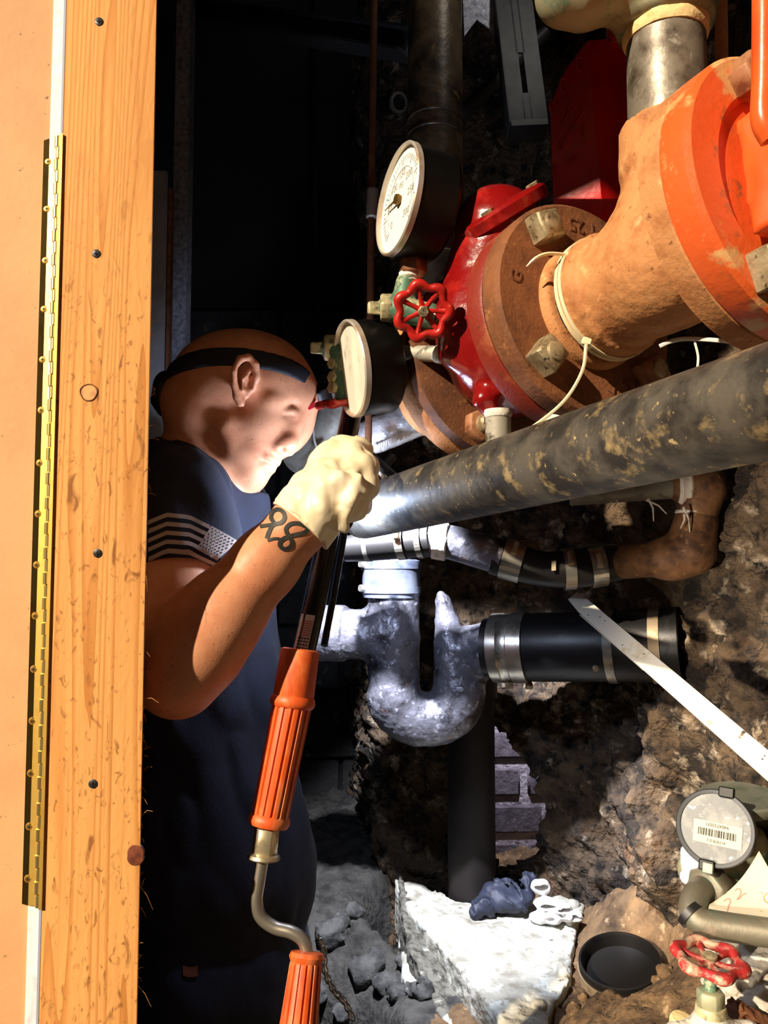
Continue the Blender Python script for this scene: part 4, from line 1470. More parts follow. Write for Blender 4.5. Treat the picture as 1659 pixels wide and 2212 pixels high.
gp = thing('grey_conduit', 'dim grey conduit slanting in the dark between riser and slotted strut', 'conduit', P(1050, 190, 1.3))
MB().tube([P(985, 255, 1.32), P(1010, 235, 1.32), P(1180, 70, 1.30)], S(17, 1.3), 16).build('tube', M['dark_steel'], gp)
sb = thing('pipe_stub', 'short dark pipe stub with shiny rim left of the black riser', 'pipe', P(850, 222, 1.35))
MB().cyl(P(815, 232, 1.42), P(858, 222, 1.36), .016, 20).build('tube', M['iron_black'], sb)
MB().lathe(P(858, 222, 1.36), P(858, 222, 1.36) - P(815, 232, 1.42), [(0, .016), (.004, .018), (.008, .017), (.008, .013)], 20, ring=True).build('rim', M['band'], sb)

# red cast box
rb = thing('red_cast_box', 'dark red cast housing with raised marks and sloped top behind the steel nipple', 'housing', P(1280, 410, .97))
d_ = .95
f1 = [P(1188, 225, d_ + .02), P(1222, 150, d_ + .015), P(1268, 88, d_), P(1300, 430, d_ - .005), P(1195, 430, d_ + .02)]
f2 = [P(1268, 88, d_), P(1310, 84, d_ + .01), P(1345, 90, d_ + .03), P(1390, 140, d_ + .04), P(1390, 430, d_ + .04), P(1300, 430, d_ - .005)]
bkk = V(.02, .09, 0)
mbx = MB()
pts = f1 + f2[1:5]
nfr = len(pts)
allp = pts + [p + bkk for p in pts]
fa = [(0, 1, 2, 3, 4), (2, 5, 6, 7, 8, 3)]
ring = [0, 1, 2, 5, 6, 7, 8, 3, 4]
for i in range(len(ring)):
    a, b = ring[i], ring[(i + 1) % len(ring)]
    fa.append((a, b, b + nfr, a + nfr))
fa.append(tuple(r_ + nfr for r_ in reversed(ring)))
mbx.add(allp, fa)
mbx.build('housing', M['red_box'], rb, bevel=.002, seg=2)
fn = nrm(np.cross(f1[3] - f1[0], f1[2] - f1[0]))
if fn[1] > 0:
    fn = -fn


def on_face(px, py):
    r = ray(px, py)
    t = np.dot(f1[0] - CAM, fn) / np.dot(r, fn)
    return CAM + r * t


for (a, b, r_) in [(1253, 140, 1), (1217, 186, 1), (1193, 232, .8), (1263, 286, 1.1), (1200, 370, .8)]:
    c = on_face(a, b)
    e = [c + fn * .0012 + V(S(9 * r_ * math.cos(t), d_), S(4 * math.cos(t), d_), S(17 * r_ * math.sin(t), d_)) for t in np.linspace(0, 2 * math.pi, 18, endpoint=False)]
    MB().tube(e, .0012, 6, closed=True).build('raised_ring', M['red_emboss'], rb)
for (a, b, c_, e) in [(1212, 258, 1222, 236), (1226, 242, 1240, 212), (1206, 318, 1256, 234), (1228, 354, 1242, 336), (1216, 316, 1222, 300), (1240, 288, 1246, 276)]:
    MB().tube([on_face(a, b) + fn * .0008, on_face(c_, e) + fn * .0008], .0017, 6).build('raised_mark', M['red_emboss'], rb)
nk_ = P(1328, 86, d_ + .02)
MB().cyl(nk_ - V(0, 0, .01), P(1328, 30, d_ + .02), S(20, d_), 20).build('neck', M['red_box'], rb)

rr_ = thing('copper_rod', 'brown threaded rod at the top right beside the steel nipple', 'rod', P(1560, 130, .80))
MB().cyl(P(1562, 330, .82), P(1557, -30, .82), S(14, .82), 14).build('rod', M['rust'], rr_)

# ------------------------------------------------------------------ drain line
def clamp(c, axis, r, w, parent, m='band', knurl=True, ang=40, screw=True):
    axis = nrm(axis)
    c = np.asarray(c, float)
    prof = [(-w / 2, r), (-w / 2, r + .0016), (w / 2, r + .0016), (w / 2, r)]
    b = MB().lathe(c, axis, prof, 96, ring=True, mod=(lambda a, h: 1 + (.010 if knurl and int(a * 96 / 2 / math.pi + .5) % 3 == 0 else 0))).build('clamp_band', M[m], parent)
    if screw:
        u, v, w_ = frame(axis, V(0, -1, 0))
        a = math.radians(ang)
        rd = u * math.cos(a) + v * math.sin(a)
        tg = np.cross(axis, rd)
        o = c + rd * (r + .004)
        mb = MB().cyl(o - tg * .010, o + tg * .006, .0038, 12)
        mb.hexa(o + tg * .006, tg, .0048, .005)
        mb.build('clamp_screw', M['bolt'], b)
    return b


def line(pts, d):
    return [P(a, b, dd) for (a, b), dd in zip(pts, d)]


rc1 = thing('rubber_coupling', 'black rubber coupling with steel band clamps under left end of black pipe', 'coupling', P(840, 1178, 1.22))
a, b = P(745, 1186, 1.24), P(930, 1166, 1.20)
MB().tube([a, a + (b - a) * .2, a + (b - a) * .55, b], [.020, .0225, .024, .025], 28).build('sleeve', M['rubber'], rc1)
clamp(P(795, 1180, 1.23), b - a, .0228, .007, rc1, knurl=False, ang=-100)
clamp(P(868, 1172, 1.21), b - a, .0250, .012, rc1, ang=60)
clamp(P(908, 1168, 1.205), b - a, .0258, .009, rc1, ang=120, screw=False)
el = thing('chrome_elbow', 'shiny grey elbow with torn white band between rubber coupling and knurled clamp', 'pipe fitting', P(1000, 1182, 1.2))
pts = bez([P(925, 1166, 1.205), P(975, 1172, 1.20), P(1030, 1188, 1.19), P(1085, 1205, 1.18)], 6)
MB().tube(pts, .0262, 28).build('elbow', M['iron'], el)
MB().lathe(P(950, 1168, 1.203), pts[6] - pts[2], [(-.010, .0270), (-.009, .0285), (.010, .0290), (.012, .0270)], 36, mod=lambda a, h: 1 + .03 * math.sin(a * 5 + h * 300)).build('white_band', M['white_tape'], el)
rc2 = thing('rubber_elbow', 'black rubber elbow with three knurled steel clamps joining shiny elbow to rusty pipe', 'coupling', P(1180, 1228, 1.17))
pts2 = bez([P(1065, 1200, 1.185), P(1110, 1212, 1.18), P(1170, 1228, 1.17), P(1240, 1228, 1.165), P(1335, 1214, 1.16)], 8)
MB().tube(pts2, [.0275 + .0015 * math.sin(i * .3) for i in range(len(pts2))], 32).build('sleeve', M['rubber'], rc2)
clamp(P(1108, 1210, 1.18), pts2[10] - pts2[5], .0295, .030, rc2, ang=60)
clamp(P(1228, 1229, 1.166), pts2[26] - pts2[20], .0290, .016, rc2, ang=60)
clamp(P(1288, 1222, 1.162), pts2[-1] - pts2[26], .0300, .022, rc2, ang=75)
rcl = MB().box(P(1196, 1222, 1.135), V(1, 0, .1), V(0, 1, 0), V(0, 0, 1), .006, .002, .014).build('white_mark', M['label'], rc2)
re_ = thing('rusty_elbow', 'brown rusty pipe and round elbow turning up to a taped thread', 'pipe fitting', P(1420, 1210, 1.15))
s = SDF(.008)
s.rc(P(1315, 1217, 1.158), P(1470, 1204, 1.14), .0245, .0255)
s.rc(P(1462, 1204, 1.142), P(1490, 1190, 1.138), .0330, .0350)
s.rc(P(1490, 1188, 1.138), P(1503, 1128, 1.136), .0355, .0305)
s.rc(P(1440, 1206, 1.145), P(1446, 1206, 1.145), .031, .031)
s.build('elbow', .0028, M['pipe_rust'], re_)
MB().lathe(P(1503, 1122, 1.136), V(.05, 0, 1), [(0, .026), (.002, .0285), (.006, .0275), (.010, .0290), (.014, .027)], 32).build('thread_tape', M['white_tape'], re_)
ge = thing('grey_elbow', 'grey elbow and horizontal pipe with frayed thread tape under the long black pipe', 'pipe fitting', P(1500, 1060, 1.13))
s = SDF(.008)
s.rc(P(1505, 1108, 1.136), P(1520, 1054, 1.13), .029, .031)
s.rc(P(1520, 1050, 1.13), P(1480, 1048, 1.13), .031, .0275)
s.build('elbow', .003, M['pipe_rust'], ge)
MB().cyl(P(1476, 1048, 1.13), P(1230, 1066, 1.16), .0185, 28).build('pipe', M['grey_pipe'], ge)
MB().lathe(P(1488, 1048, 1.13), P(1440, 1051, 1.134) - P(1488, 1048, 1.13), [(0, .028), (.003, .0296), (.009, .028), (.014, .0295), (.018, .025)], 32).build('thread_tape', M['white_tape'], ge)
fr2 = MB()
for (a, b, c_, e) in [(1476, 1095, 1490, 1150), (1478, 1110, 1470, 1142), (1400, 1076, 1412, 1126), (1396, 1080, 1440, 1110), (1320, 1082, 1312, 1102), (1330, 1080, 1326, 1096)]:
    p_, q_ = P(a, b, 1.10), P(c_, e, 1.105)
    fr2.tube([p_, (p_ + q_) / 2 + V(.003, 0, .002), q_], [.0018, .0013, .0006], 5)
tag(fr2.build('tape_shreds', M['white_tape'], ge), kind='stuff')

# cast-iron trap
D = 1.40
tr = thing('drain_trap', 'wet grey cast-iron drain trap with U bend and side branch', 'drain trap', P(900, 1560, D))
s = SDF(.012)
u1 = [P(850, 1262, D), P(850, 1500, D)]
arc = [P(920 - 70 * math.cos(t), 1502 + 52 * math.sin(t), D + .006 * math.sin(t)) for t in np.linspace(0, math.pi, 10)]
u2 = [P(990, 1490, D)]
s.chain(u1 + arc + u2, [.0455] * (len(u1) + len(arc) + len(u2)), k=.006)
s.chain([P(990, 1490, D), P(976, 1400, D), P(957, 1300, D), P(953, 1285, D)], [.0445, .032, .0135, .008], k=.004)
s.chain([P(995, 1470, D + .02), P(1020, 1410, D + .01), P(1075, 1400, D - .03)], [.040, .046, .050], k=.01)
s.rc(P(842, 1372, D), P(715, 1368, D + .01), .044, .044, k=.018)
s.cyl(P(745, 1368, D + .006), P(690, 1367, D + .014), .049, k=.006)
s.disp = lambda q: .0014 * fbm(q, 60, 4, 8) + .0006 * fbm(q, 220, 2, 9)
s.build('trap_body', .0032, M['iron'], tr)
cut = MB().prism([P(918, 1290, 1.36), P(925, 1290, 1.36), P(925, 1300, 1.36)], V(0, .001, 0))
tc_ = thing('rubber_coupling', 'blue-grey lit coupling sleeve with two screw lugs on top of trap', 'coupling', P(845, 1250, D))
zt, zb = P(845, 1212, D), P(845, 1290, D)
MB().lathe(zb, V(0, 0, 1), [(0, .046), (.0, .0500), (.012, .0520), (.018, .0512), (zt[2] - zb[2] - .018, .0512), (zt[2] - zb[2] - .012, .0525), (zt[2] - zb[2], .0515), (zt[2] - zb[2] + .003, .044)], 48).build('sleeve', M['iron_blue'], tc_)
for yy in (1222, 1274):
    clamp(P(845, yy, D), V(0, 0, 1), .0518, .010, tc_, m='iron_blue', knurl=False, screw=False)
    MB().cyl(P(792, yy - 2, D - .02), P(777, yy - 4, D - .028), .0062, 14).build('screw_lug', M['band'], tc_)
cpn = thing('copper_stub', 'pinkish copper pipe stub entering the top of the blue-grey coupling', 'pipe', P(842, 1200, D))
MB().cyl(P(842, 1216, D), P(850, 1172, D), .035, 28).build('pipe', M['brown_brass'], cpn)

# large black soil pipe with bands
hp = thing('black_drain_pipe', 'thick black horizontal drain pipe with steel bands running into rubble wall', 'pipe', P(1240, 1398, 1.30))
a, b = P(1050, 1398, 1.365), P(1470, 1392, 1.235)
MB().tube([a, P(1130, 1398, 1.34), P(1150, 1398, 1.334), b], [.050, .052, .057, .0575], 44).build('pipe', M['iron_black'], hp)
axd = b - a
sh = MB().lathe(P(1104, 1399, 1.349), axd, [(-.030, .056), (-.029, .0585), (-.012, .0590), (-.010, .0575), (.004, .0575), (.006, .0592), (.030, .0592), (.031, .056)], 56).build('shield_coupling', M['band'], hp)
for (x, y) in [(1100, 1480), (1142, 1482)]:
    MB().cyl(P(x - 6, y, 1.33), P(x + 8, y, 1.33), .006, 12).build('clamp_screw', M['bolt'], sh)
clamp(P(1323, 1395, 1.28), axd, .0580, .014, hp, knurl=False, ang=-80)
clamp(P(1420, 1393, 1.25), axd, .0585, .016, hp, m='band_dull', knurl=False, screw=False)
MB().hexa(P(1286, 1442, 1.235), V(0, -1, -.5), .005, .006).build('screw', M['bolt'], hp)
sp_ = thing('soil_stack', 'dark brown vertical soil pipe standing in the pit left of lit bricks', 'pipe', P(1018, 1900, 1.56))
q0 = P(1018, 1700, 1.56)
MB().lathe(V(q0[0], q0[1], P(1018, 1985, 1.56)[2]), V(0, 0, 1), [(0, .046), (.42, .046), (.421, .052), (.47, .052), (.475, .045)], 36).build('pipe', M['soil_pipe'], sp_)

# white strap leaning across
ws_ = thing('painted_strap', 'scuffed white flat strap slanting from drain pipe down to the right edge', 'strap', P(1460, 1480, 1.05))
a, b = P(1262, 1312, 1.20), P(1700, 1690, .88)
wv = nrm(b - a)
wu = nrm(np.cross(wv, V(0, 1, 0)))
if wu[2] < 0:
    wu = -wu
wn = np.cross(wv, wu)
L = np.linalg.norm(b - a)
MB().prism([a + wu * .0125, a - wu * .0115, b - wu * .0135, b + wu * .0135], wn * .003).build('flat', M['strap_white'], ws_, bevel=.0005)
MB().prism([a + wu * .0125, a - wu * .0115, a - wu * .006 - wv * .028 + V(0, .014, 0), a + wu * .012 - wv * .028 + V(0, .014, 0)], wn * .003).build('bent_end', M['strap_white'], ws_)
MB().prism([a - wu * .0125 + wv * .01, a - wu * .0115 + wv * .16, a - wu * .0115 + wv * .16 + V(0, .012, 0), a - wu * .0125 + wv * .01 + V(0, .012, 0)], wn * .002).build('folded_edge', M['strap_white'], ws_)
for t in (.055, .1, .13, .27, .36):
    MB().lathe(a + wv * L * t + wu * rnd.uniform(-.006, .006) + wn * (0 if wn[1] < 0 else 0), V(0, -1, 0), [(0, .0036), (.0012, .0030), (.0014, 0)], 10, mod=lambda a_, h: 1 + .25 * math.sin(3 * a_)).build('dark_fleck', M['black'], ws_)

# grey bent pipe and cord between face and glove
bp2 = thing('bent_grey_pipe', 'dim grey bent pipe between the man’s face and the auger tube', 'pipe', P(700, 940, 1.28))
MB().tube(bez([P(640, 985, 1.33), P(690, 955, 1.29), P(722, 915, 1.27), P(735, 860, 1.27)], 6), .033, 28).build('pipe', M['grey_pipe'], bp2)
ct = thing('string', 'thin white cord knotted round the bent grey pipe', 'cord', P(690, 985, 1.2))
MB().tube(bez([P(676, 925, 1.235), P(680, 955, 1.22), P(688, 980, 1.21), P(676, 1005, 1.21), P(668, 1020, 1.21)], 5), .0016, 6).build('cord', M['wire_white'], ct)
s = SDF(.004)
s.e(P(689, 978, 1.208), V(.007, .005, .005)).rc(P(689, 978, 1.208), P(700, 968, 1.208), .004, .003)
s.build('knot', .0015, M['wire_white'], ct)
kb = thing('dark_bracket', 'small dark crossed clip with white tip right of the gloved fist', 'bracket', P(830, 1010, 1.08))
MB().tube([P(800, 985, 1.08), P(850, 1030, 1.07)], .007, 8).tube([P(850, 985, 1.09), P(812, 1030, 1.08)], .006, 8).build('clip', M['iron_black'], kb)
MB().tube(bez([P(806, 1006, 1.06), P(822, 1024, 1.06), P(834, 1040, 1.06), P(848, 1044, 1.06)], 4), [.0025] * 8 + [.004] * 5, 8).build('white_tip', M['wire_white'], kb)

# ------------------------------------------------------------------ concrete, rags, cap on the ground
cz_ = SLAB_Z
cs_ = thing('concrete_slab', 'broken pale concrete slab with flaking white crust beside the dark pit', 'concrete', P(1050, 2080, 1.36))


def slab(poly_px, z, th, m, name, vox=.004, amp=.004, slope=None, sd_=1):
    pts = [PZ(a, b, z) for a, b in poly_px]
    c = sum(pts) / len(pts)
    s = SDF(.006)
    s.poly(pts, (c, V(0, 0, 1) if slope is None else slope), z - th)
    s.disp = lambda q: amp * fbm(q, 34, 4, sd_) + amp * .8 * np.abs(fbm(q, 110, 3, sd_ + 5))
    return s.build(name, vox, m, cs_)


top_ = slab([(850, 1898), (905, 1908), (985, 1942), (1120, 1958), (1242, 1926), (1262, 1955), (1240, 2040), (1228, 2120), (1190, 2190), (1160, 2300), (1120, 2240), (985, 2085), (880, 1965)], cz_, .10, M['concrete'], 'top', sd_=2)
slab([(858, 1905), (885, 1975), (990, 2092), (1125, 2250), (1100, 2330), (960, 2190), (880, 2060), (862, 1980)], cz_ - .030, .12, M['concrete_dark'], 'lower_step', amp=.005, sd_=4, slope=V(.25, -.1, 1))
slab([(862, 2030), (880, 2060), (960, 2190), (1030, 2320), (990, 2330), (905, 2190), (868, 2100)], cz_ - .050, .12, M['concrete'], 'broken_edge', amp=.004, sd_=6, slope=V(-.4, -.1, 1))
s = SDF(.004)
for (a, b, r, dz) in [(1250, 1935, .010, .006), (1256, 1920, .007, .014), (1240, 1955, .011, .0), (1232, 1990, .010, 0), (1214, 2100, .012, 0), (1160, 2170, .01, 0)]:
    p = PZ(a, b, cz_ + dz)
    s.e(p, V(r, r, r * .8))
s.disp = lambda q: .004 * fbm(q, 70, 4, 3)
s.build('crust_lumps', .0025, M['concrete'], cs_)

br_ = thing('blue_rag', 'crumpled dark blue cloth lying on the pale concrete slab', 'rag', PZ(1080, 1975, cz_))
base_ = lambda a, b, dz: PZ(a, b, cz_) * V(1, 1, 0) + V(0, 0, cz_ + dz)
s = SDF(.012)
for (a, b, r, dz) in [(1050, 1972, .024, .016), (1080, 1968, .030, .020), (1112, 1972, .026, .018), (1134, 1968, .020, .024), (1142, 1955, .015, .044), (1062, 1962, .020, .034), (1095, 1958, .022, .036), (1030, 1980, .014, .008)]:
    s.e(base_(a, b, dz), V(r, r * 1.1, r * .8))
s.disp = lambda q: -.009 * (1 - np.abs(fbm(q * V(1.2, 1, .8) + V(.6, 0, 0) * q[:, 2:3], 24, 3, 14)) * 1.6).clip(0, 1) ** 2 + .004
s.build('cloth', .0022, M['blue_rag'], br_)
wr_ = thing('white_rag', 'crumpled white cloth with open folds beside the dark blue cloth', 'rag', PZ(1190, 1985, cz_))
s = SDF(.006)
for (a, b, r, dz) in [(1165, 1990, .015, .008), (1195, 1993, .014, .007), (1222, 1992, .010, .006)]:
    s.e(base_(a, b, dz), V(r * 1.2, r, r * .7))
rolls = [((1168, 1972, .046), (-.2, -1, .25), .0150, .0100, .9), ((1176, 1984, .026), (.25, -1, .1), .0160, .0112, .65), ((1208, 1988, .022), (.5, -1, .15), .0145, .0100, .7), ((1232, 1994, .012), (.7, -1, .2), .0120, .0082, .75), ((1190, 2000, .010), (-.4, -1, .1), .0110, .0075, .6)]
for (q_, d_, ro, ri, sq) in rolls:
    c, d_ = base_(*q_), nrm(V(*d_))
    u_, v_, w_ = frame(d_)
    s.e(c, V(ro * 1.25, ro * sq, .024), axes=[u_, v_, w_], k=.005)
for (q_, d_, ro, ri, sq) in rolls:
    c, d_ = base_(*q_), nrm(V(*d_))
    u_, v_, w_ = frame(d_)
    s.e(c + d_ * .013, V(ri * 1.3, ri * .42, .022), axes=[u_, v_, w_], k=.002, op='-')
s.disp = lambda q: .0030 * fbm(q, 52, 3, 15)
s.build('cloth', .0016, M['white_rag'], wr_)

cp_ = thing('rubber_plug', 'round black rubber plug with steel band lying on the soil', 'cap', P(1340, 2100, 1.2))
co = V(cap_c[0], cap_c[1], ground(cap_c[0], cap_c[1]) + .028)
ca = nrm(V(-.16, -.22, .95))
R = .062
MB().lathe(co - ca * .020, ca, [(-.004, R * .90), (0, R * .97), (.028, R), (.033, R * .985), (.034, R * .93), (.030, R * .90), (.012, R * .88), (.010, R * .5), (.010, 0)], 56).build('cap_body', M['rubber'], cp_)
MB().lathe(co - ca * .018, ca, [(.004, R * .99), (.004, R * 1.025), (.020, R * 1.03), (.020, R * 1.0)], 56, ring=True).build('steel_band', M['band_dull'], cp_)

# ------------------------------------------------------------------ water meter, pipe, tag, handwheel valve at bottom right
mt = thing('water_meter', 'grey round water meter register with barcode label and open lid at right', 'water meter', P(1560, 1900, .99))
mc = P(1545, 1789, .95)
mn = nrm(V(-.50, -.86, .30))
mu_ = nrm(np.cross(V(.06, 0, 1), mn))
mv_ = np.cross(mn, mu_)
R = .0440
MB().lathe(mc, mn, [(-.030, R * .93), (-.026, R * .98), (.002, R), (.004, R * .97), (.003, R * .885), (-.001, R * .87)], 56, ring=True).build('register_ring', M['meter_grey'], mt)
fa_ = MB().lathe(mc + mn * .0002, mn, [(-.002, R * .88), (.0004, R * .875), (.0008, 0)], 48).build('register_face', M['meter_face'], mt)
lb = MB().box(mc + mn * .0014 - mv_ * .006 + mu_ * .003, mu_, mv_, mn, .053, .025, .0006).build('label', M['label'], fa_)
bars = MB()
x = -.021
while x < .020:
    w_ = rnd.choice([.0006, .0009, .0014])
    bars.box(mc + mn * .0020 - mv_ * .006 + mu_ * (x + .003), mu_, mv_, mn, w_, .008, .0002)
    x += w_ + rnd.choice([.0006, .0009, .0012])
bars.build('barcode', M['print'], lb)
text_mesh('9404732071', .0052, mc + mn * .0020 + mv_ * .003 + mu_ * .002, -mu_, -mv_, .0002, 'printed_number', M['print'], lb)
text_mesh('417478 0 1', .0046, mc + mn * .0020 - mv_ * .0145 + mu_ * .002, -mu_, -mv_, .0002, 'printed_number', M['print'], lb)
for (yy, k_) in [(1.0, 1), (-1.0, -1)]:
    c = mc + mv_ * R * .96 * yy + mu_ * (.010 * yy if yy > 0 else -.006)
    MB().box(c, mu_, mv_, mn, .017, .012, .014).build('clasp', M['gauge_case'], mt, bevel=.0012)
MB().box(mc - mv_ * R * 1.02 - mu_ * .004 + mn * .006, mu_, mv_, mn, .012, .012, .008).build('latch', M['meter_lid'], mt, bevel=.001)
lo_ = P(1598, 1722, 1.03)
la = nrm(V(-.05, -.10, 1))
MB().lathe(lo_, la, [(-.012, .045), (-.004, .050), (.001, .050), (.003, .046), (.002, .042), (.003, 0)], 48).build('lid_disc', M['meter_lid'], mt)
MB().cyl(P(1606, 1752, 1.03), P(1700, 1762, 1.03), .020, 24).build('outlet_pipe', M['rubber'], mt)
s = SDF(.010)
s.rc(P(1512, 1880, .99), P(1640, 1905, 1.02), .026, .034)
s.rc(P(1590, 1830, 1.03), P(1590, 1880, 1.02), .040, .036)
s.disp = lambda q: .0015 * fbm(q, 80, 3, 5)
s.build('meter_body', .003, M['bronze'], mt)
s = SDF(.005)
for i in range(9):
    s.e(P(1478 + 24 * rnd.random(), 1840 + 70 * rnd.random(), .965 + .02 * rnd.random()), V(.008, .007, .008))
s.disp = lambda q: .003 * fbm(q, 90, 3, 2)
s.build('white_sealant', .002, M['white_rag'], mt)

wp = thing('copper_pipe', 'weathered copper pipe with hexagon union bending away from water meter to right', 'pipe', P(1510, 1950, .94))
pt = bez([P(1575, 1912, .985), P(1535, 1915, .960), P(1506, 1932, .94), P(1496, 1965, .925), P(1515, 1990, .915), P(1565, 2001, .905), P(1640, 2012, .89), P(1740, 2026, .87)], 6)
MB().tube(pt, .0152, 28).build('pipe', M['copper_old'], wp)
MB().hexa(P(1545, 1912, .965), nrm(P(1500, 1935, .935) - P(1545, 1912, .965)), .0265, .026, 6, phase=.3).build('union_nut', M['copper_old'], wp, bevel=.0015)
MB().lathe(P(1493, 1975, .921), nrm(pt[25] - pt[18]), [(-.004, .0150), (-.004, .0166), (.004, .0166), (.004, .0150)], 32).build('black_ring', M['rubber'], wp)
cd = thing('paper_tag', 'curved cream paper tag with red pencilled number hanging by water meter', 'tag', P(1620, 1930, .93))
gr = []
NP = 12
A_, B_, C_, D_ = (1520, 1962), (1640, 1838), (1700, 1945), (1700, 2010)
vs_, fs_ = [], []
for i in range(NP + 1):
    for j in range(NP + 1):
        u_, v_ = i / NP, j / NP
        a = np.array(A_) * (1 - u_) + np.array(B_) * u_
        b = np.array(D_) * (1 - u_) + np.array(C_) * u_
        q = a * (1 - v_) + b * v_
        sag = 14 * math.sin(math.pi * u_) * (1 - v_)
        q = q + np.array([sag * .7, sag * .7])
        vs_.append(P(q[0], q[1], .925 + .012 * math.sin(u_ * 2.4) - .03 * v_))
for i in range(NP):
    for j in range(NP):
        k_ = i * (NP + 1) + j
        fs_.append((k_, k_ + NP + 1, k_ + NP + 2, k_ + 1))
cdo = MB().add(vs_, fs_).build('card', M['card'], cd)
so = cdo.modifiers.new('thickness', 'SOLIDIFY')
so.thickness = .0008
cb2 = bvh_of(cdo)
for nm, pts in [('handwritten_digit', [(1563, 1948), (1572, 1942), (1578, 1946), (1574, 1958), (1571, 1970)]), ('handwritten_digit', [(1587, 1925), (1594, 1920), (1600, 1924), (1599, 1933), (1592, 1944), (1597, 1941), (1606, 1932), (1613, 1931)])]:
    MB.build(surface_patch(cb2, stroke_rows([tuple(q[:2]) for q in bez([V(a, b, 0) for a, b in pts], 4)], 2.6), .0010), nm, M['pencil'], cdo)
MB.build(surface_patch(cb2, stroke_rows([tuple(q[:2]) for q in bez([V(a, b, 0) for a, b in [(1658, 1928), (1650, 1938), (1654, 1948), (1662, 1950)]], 4)], 3), .0010), 'handwritten_digit', M['tool_orange'], cdo)

gv = thing('gate_valve', 'small gate valve with worn red handwheel in the bottom right corner', 'valve', P(1535, 2200, .86))
hc = P(1533, 2072, .86)
hv = nrm(V(.06, -.10, 1))
handwheel(hc, hv, .0315, 6, .0058, M['wheel_worn'], gv, spokes=6, dish=.003)
MB().lathe(hc + hv * .002, hv, [(0, .0075), (.003, .0075), (.0045, .005), (.0045, 0)], 18).build('top_nut', M['bolt'], gv)
zb_ = P(1533, 2185, .86)
MB().cyl(V(hc[0], hc[1], P(1533, 2150, .86)[2]), hc, .0062, 16).build('stem', M['green_bronze'], gv)
MB().hexa(V(hc[0], hc[1], P(1533, 2172, .86)[2]), V(0, 0, 1), .0145, .016, 6).build('packing_nut', M['bronze'], gv, bevel=.0008)
MB().lathe(V(hc[0], hc[1], P(1533, 2200, .86)[2]), V(0, 0, 1), [(0, .0150), (.006, .0165), (.014, .0150)], 24).build('bonnet', M['bronze_nut'], gv)
s = SDF(.010)
zz_ = P(1533, 2215, .86)[2]
s.rc(V(hc[0], hc[1], zz_), V(hc[0], hc[1], zz_ - .03), .020, .020)
s.rc(V(hc[0] - .034, hc[1], zz_ - .012), V(hc[0] + .04, hc[1], zz_ - .012), .016, .016)
s.build('valve_body', .003, M['white_stone'], gv)
yp = thing('yellow_fitting', 'small yellowed fitting left of the gate valve at the bottom edge', 'pipe fitting', P(1478, 2210, .86))
MB().lathe(P(1470, 2222, .87), V(.2, -.2, 1), [(0, .012), (.008, .0135), (.012, .012), (.013, .006), (.013, 0)], 24).build('cap', M['cream_dope'], yp)
wst = thing('white_rock', 'rough white plaster-covered lump at bottom right behind the handwheel', 'rock', P(1620, 2130, .98))
s = SDF(.02)
s.e(P(1622, 2142, 1.0), V(.060, .06, .050)).e(P(1670, 2120, 1.0), V(.05, .06, .06)).e(P(1600, 2190, .98), V(.04, .05, .04)).e(P(1660, 2215, .95), V(.06, .05, .05))
s.disp = lambda q: .006 * fbm(q, 40, 4, 31) + .002 * fbm(q, 160, 3, 3)
s.build('lump', .0032, M['white_stone'], wst)
wpa = thing('torn_paper', 'torn white paper scrap behind the red handwheel below copper pipe', 'paper', P(1555, 2060, .96))
s = SDF(.004)
s.planes([(P(1520, 2010, .95), V(-1, 0, 0)), (P(1585, 2010, .95), V(1, 0, .25)), (P(1550, 2005, .95), V(0, 0, 1)), (P(1560, 2092, .95), V(.5, 0, -1)), (P(1550, 2040, .95), V(0, -1, 0)), (P(1550, 2040, .962), V(0, 1, 0))], P(1515, 2100, .94), P(1590, 2000, .98))
s.disp = lambda q: .004 * fbm(q, 50, 3, 13)
s.build('scrap', .002, M['white_stone'], wpa)
rl = thing('rust_lump', 'flaky brown rust lump on the white rock at bottom edge', 'lump', P(1600, 2200, .9))
s = SDF(.006)
s.e(P(1600, 2192, .885), V(.014, .012, .010)).e(P(1625, 2205, .885), V(.016, .012, .009)).e(P(1592, 2180, .885), V(.008, .008, .010))
s.disp = lambda q: .006 * fbm(q, 90, 4, 41)
s.build('flakes', .0016, M['rust_dark'], rl)

# ------------------------------------------------------------------ drain auger
au = thing('drain_auger', 'hand-crank drain auger with black tube and fluted orange grips held by the man', 'tool', P(600, 1800, .86))
tubep = bez([P(765, 868, .985), P(748, 950, .965), P(736, 1010, .95), P(718, 1110, .93), P(700, 1200, .915), P(676, 1320, .895), P(652, 1425, .88)], 8)
tb = MB().tube(tubep, .0130, 24).build('tube', M['tool_tube'], au)
MB().tube([P(770, 870, 1.0), P(744, 1150, .96), P(720, 1290, .93), P(700, 1395, .905)], .0042, 10).build('cable', M['tool_tube'], au)
g0, g1, g2, g3 = P(649, 1402, .88), P(632, 1518, .872), P(581, 1775, .855), P(575, 1800, .853)


def fluted(a, b, ra, rb, n, m, name, parent):
    mb = MB()
    a, b = np.asarray(a), np.asarray(b)
    mb.tube([a + (b - a) * t for t in (0, .02, .04, .5, .96, .98, 1)], [ra*.93, ra*.98, ra, (ra + rb) / 2, rb, rb * .98, rb * .93], 128, prof=lambda an, i: 1 + .05 * (1 if math.cos(an * n) > -.1 else -1))
    return mb.build(name, m, parent, angle=30)


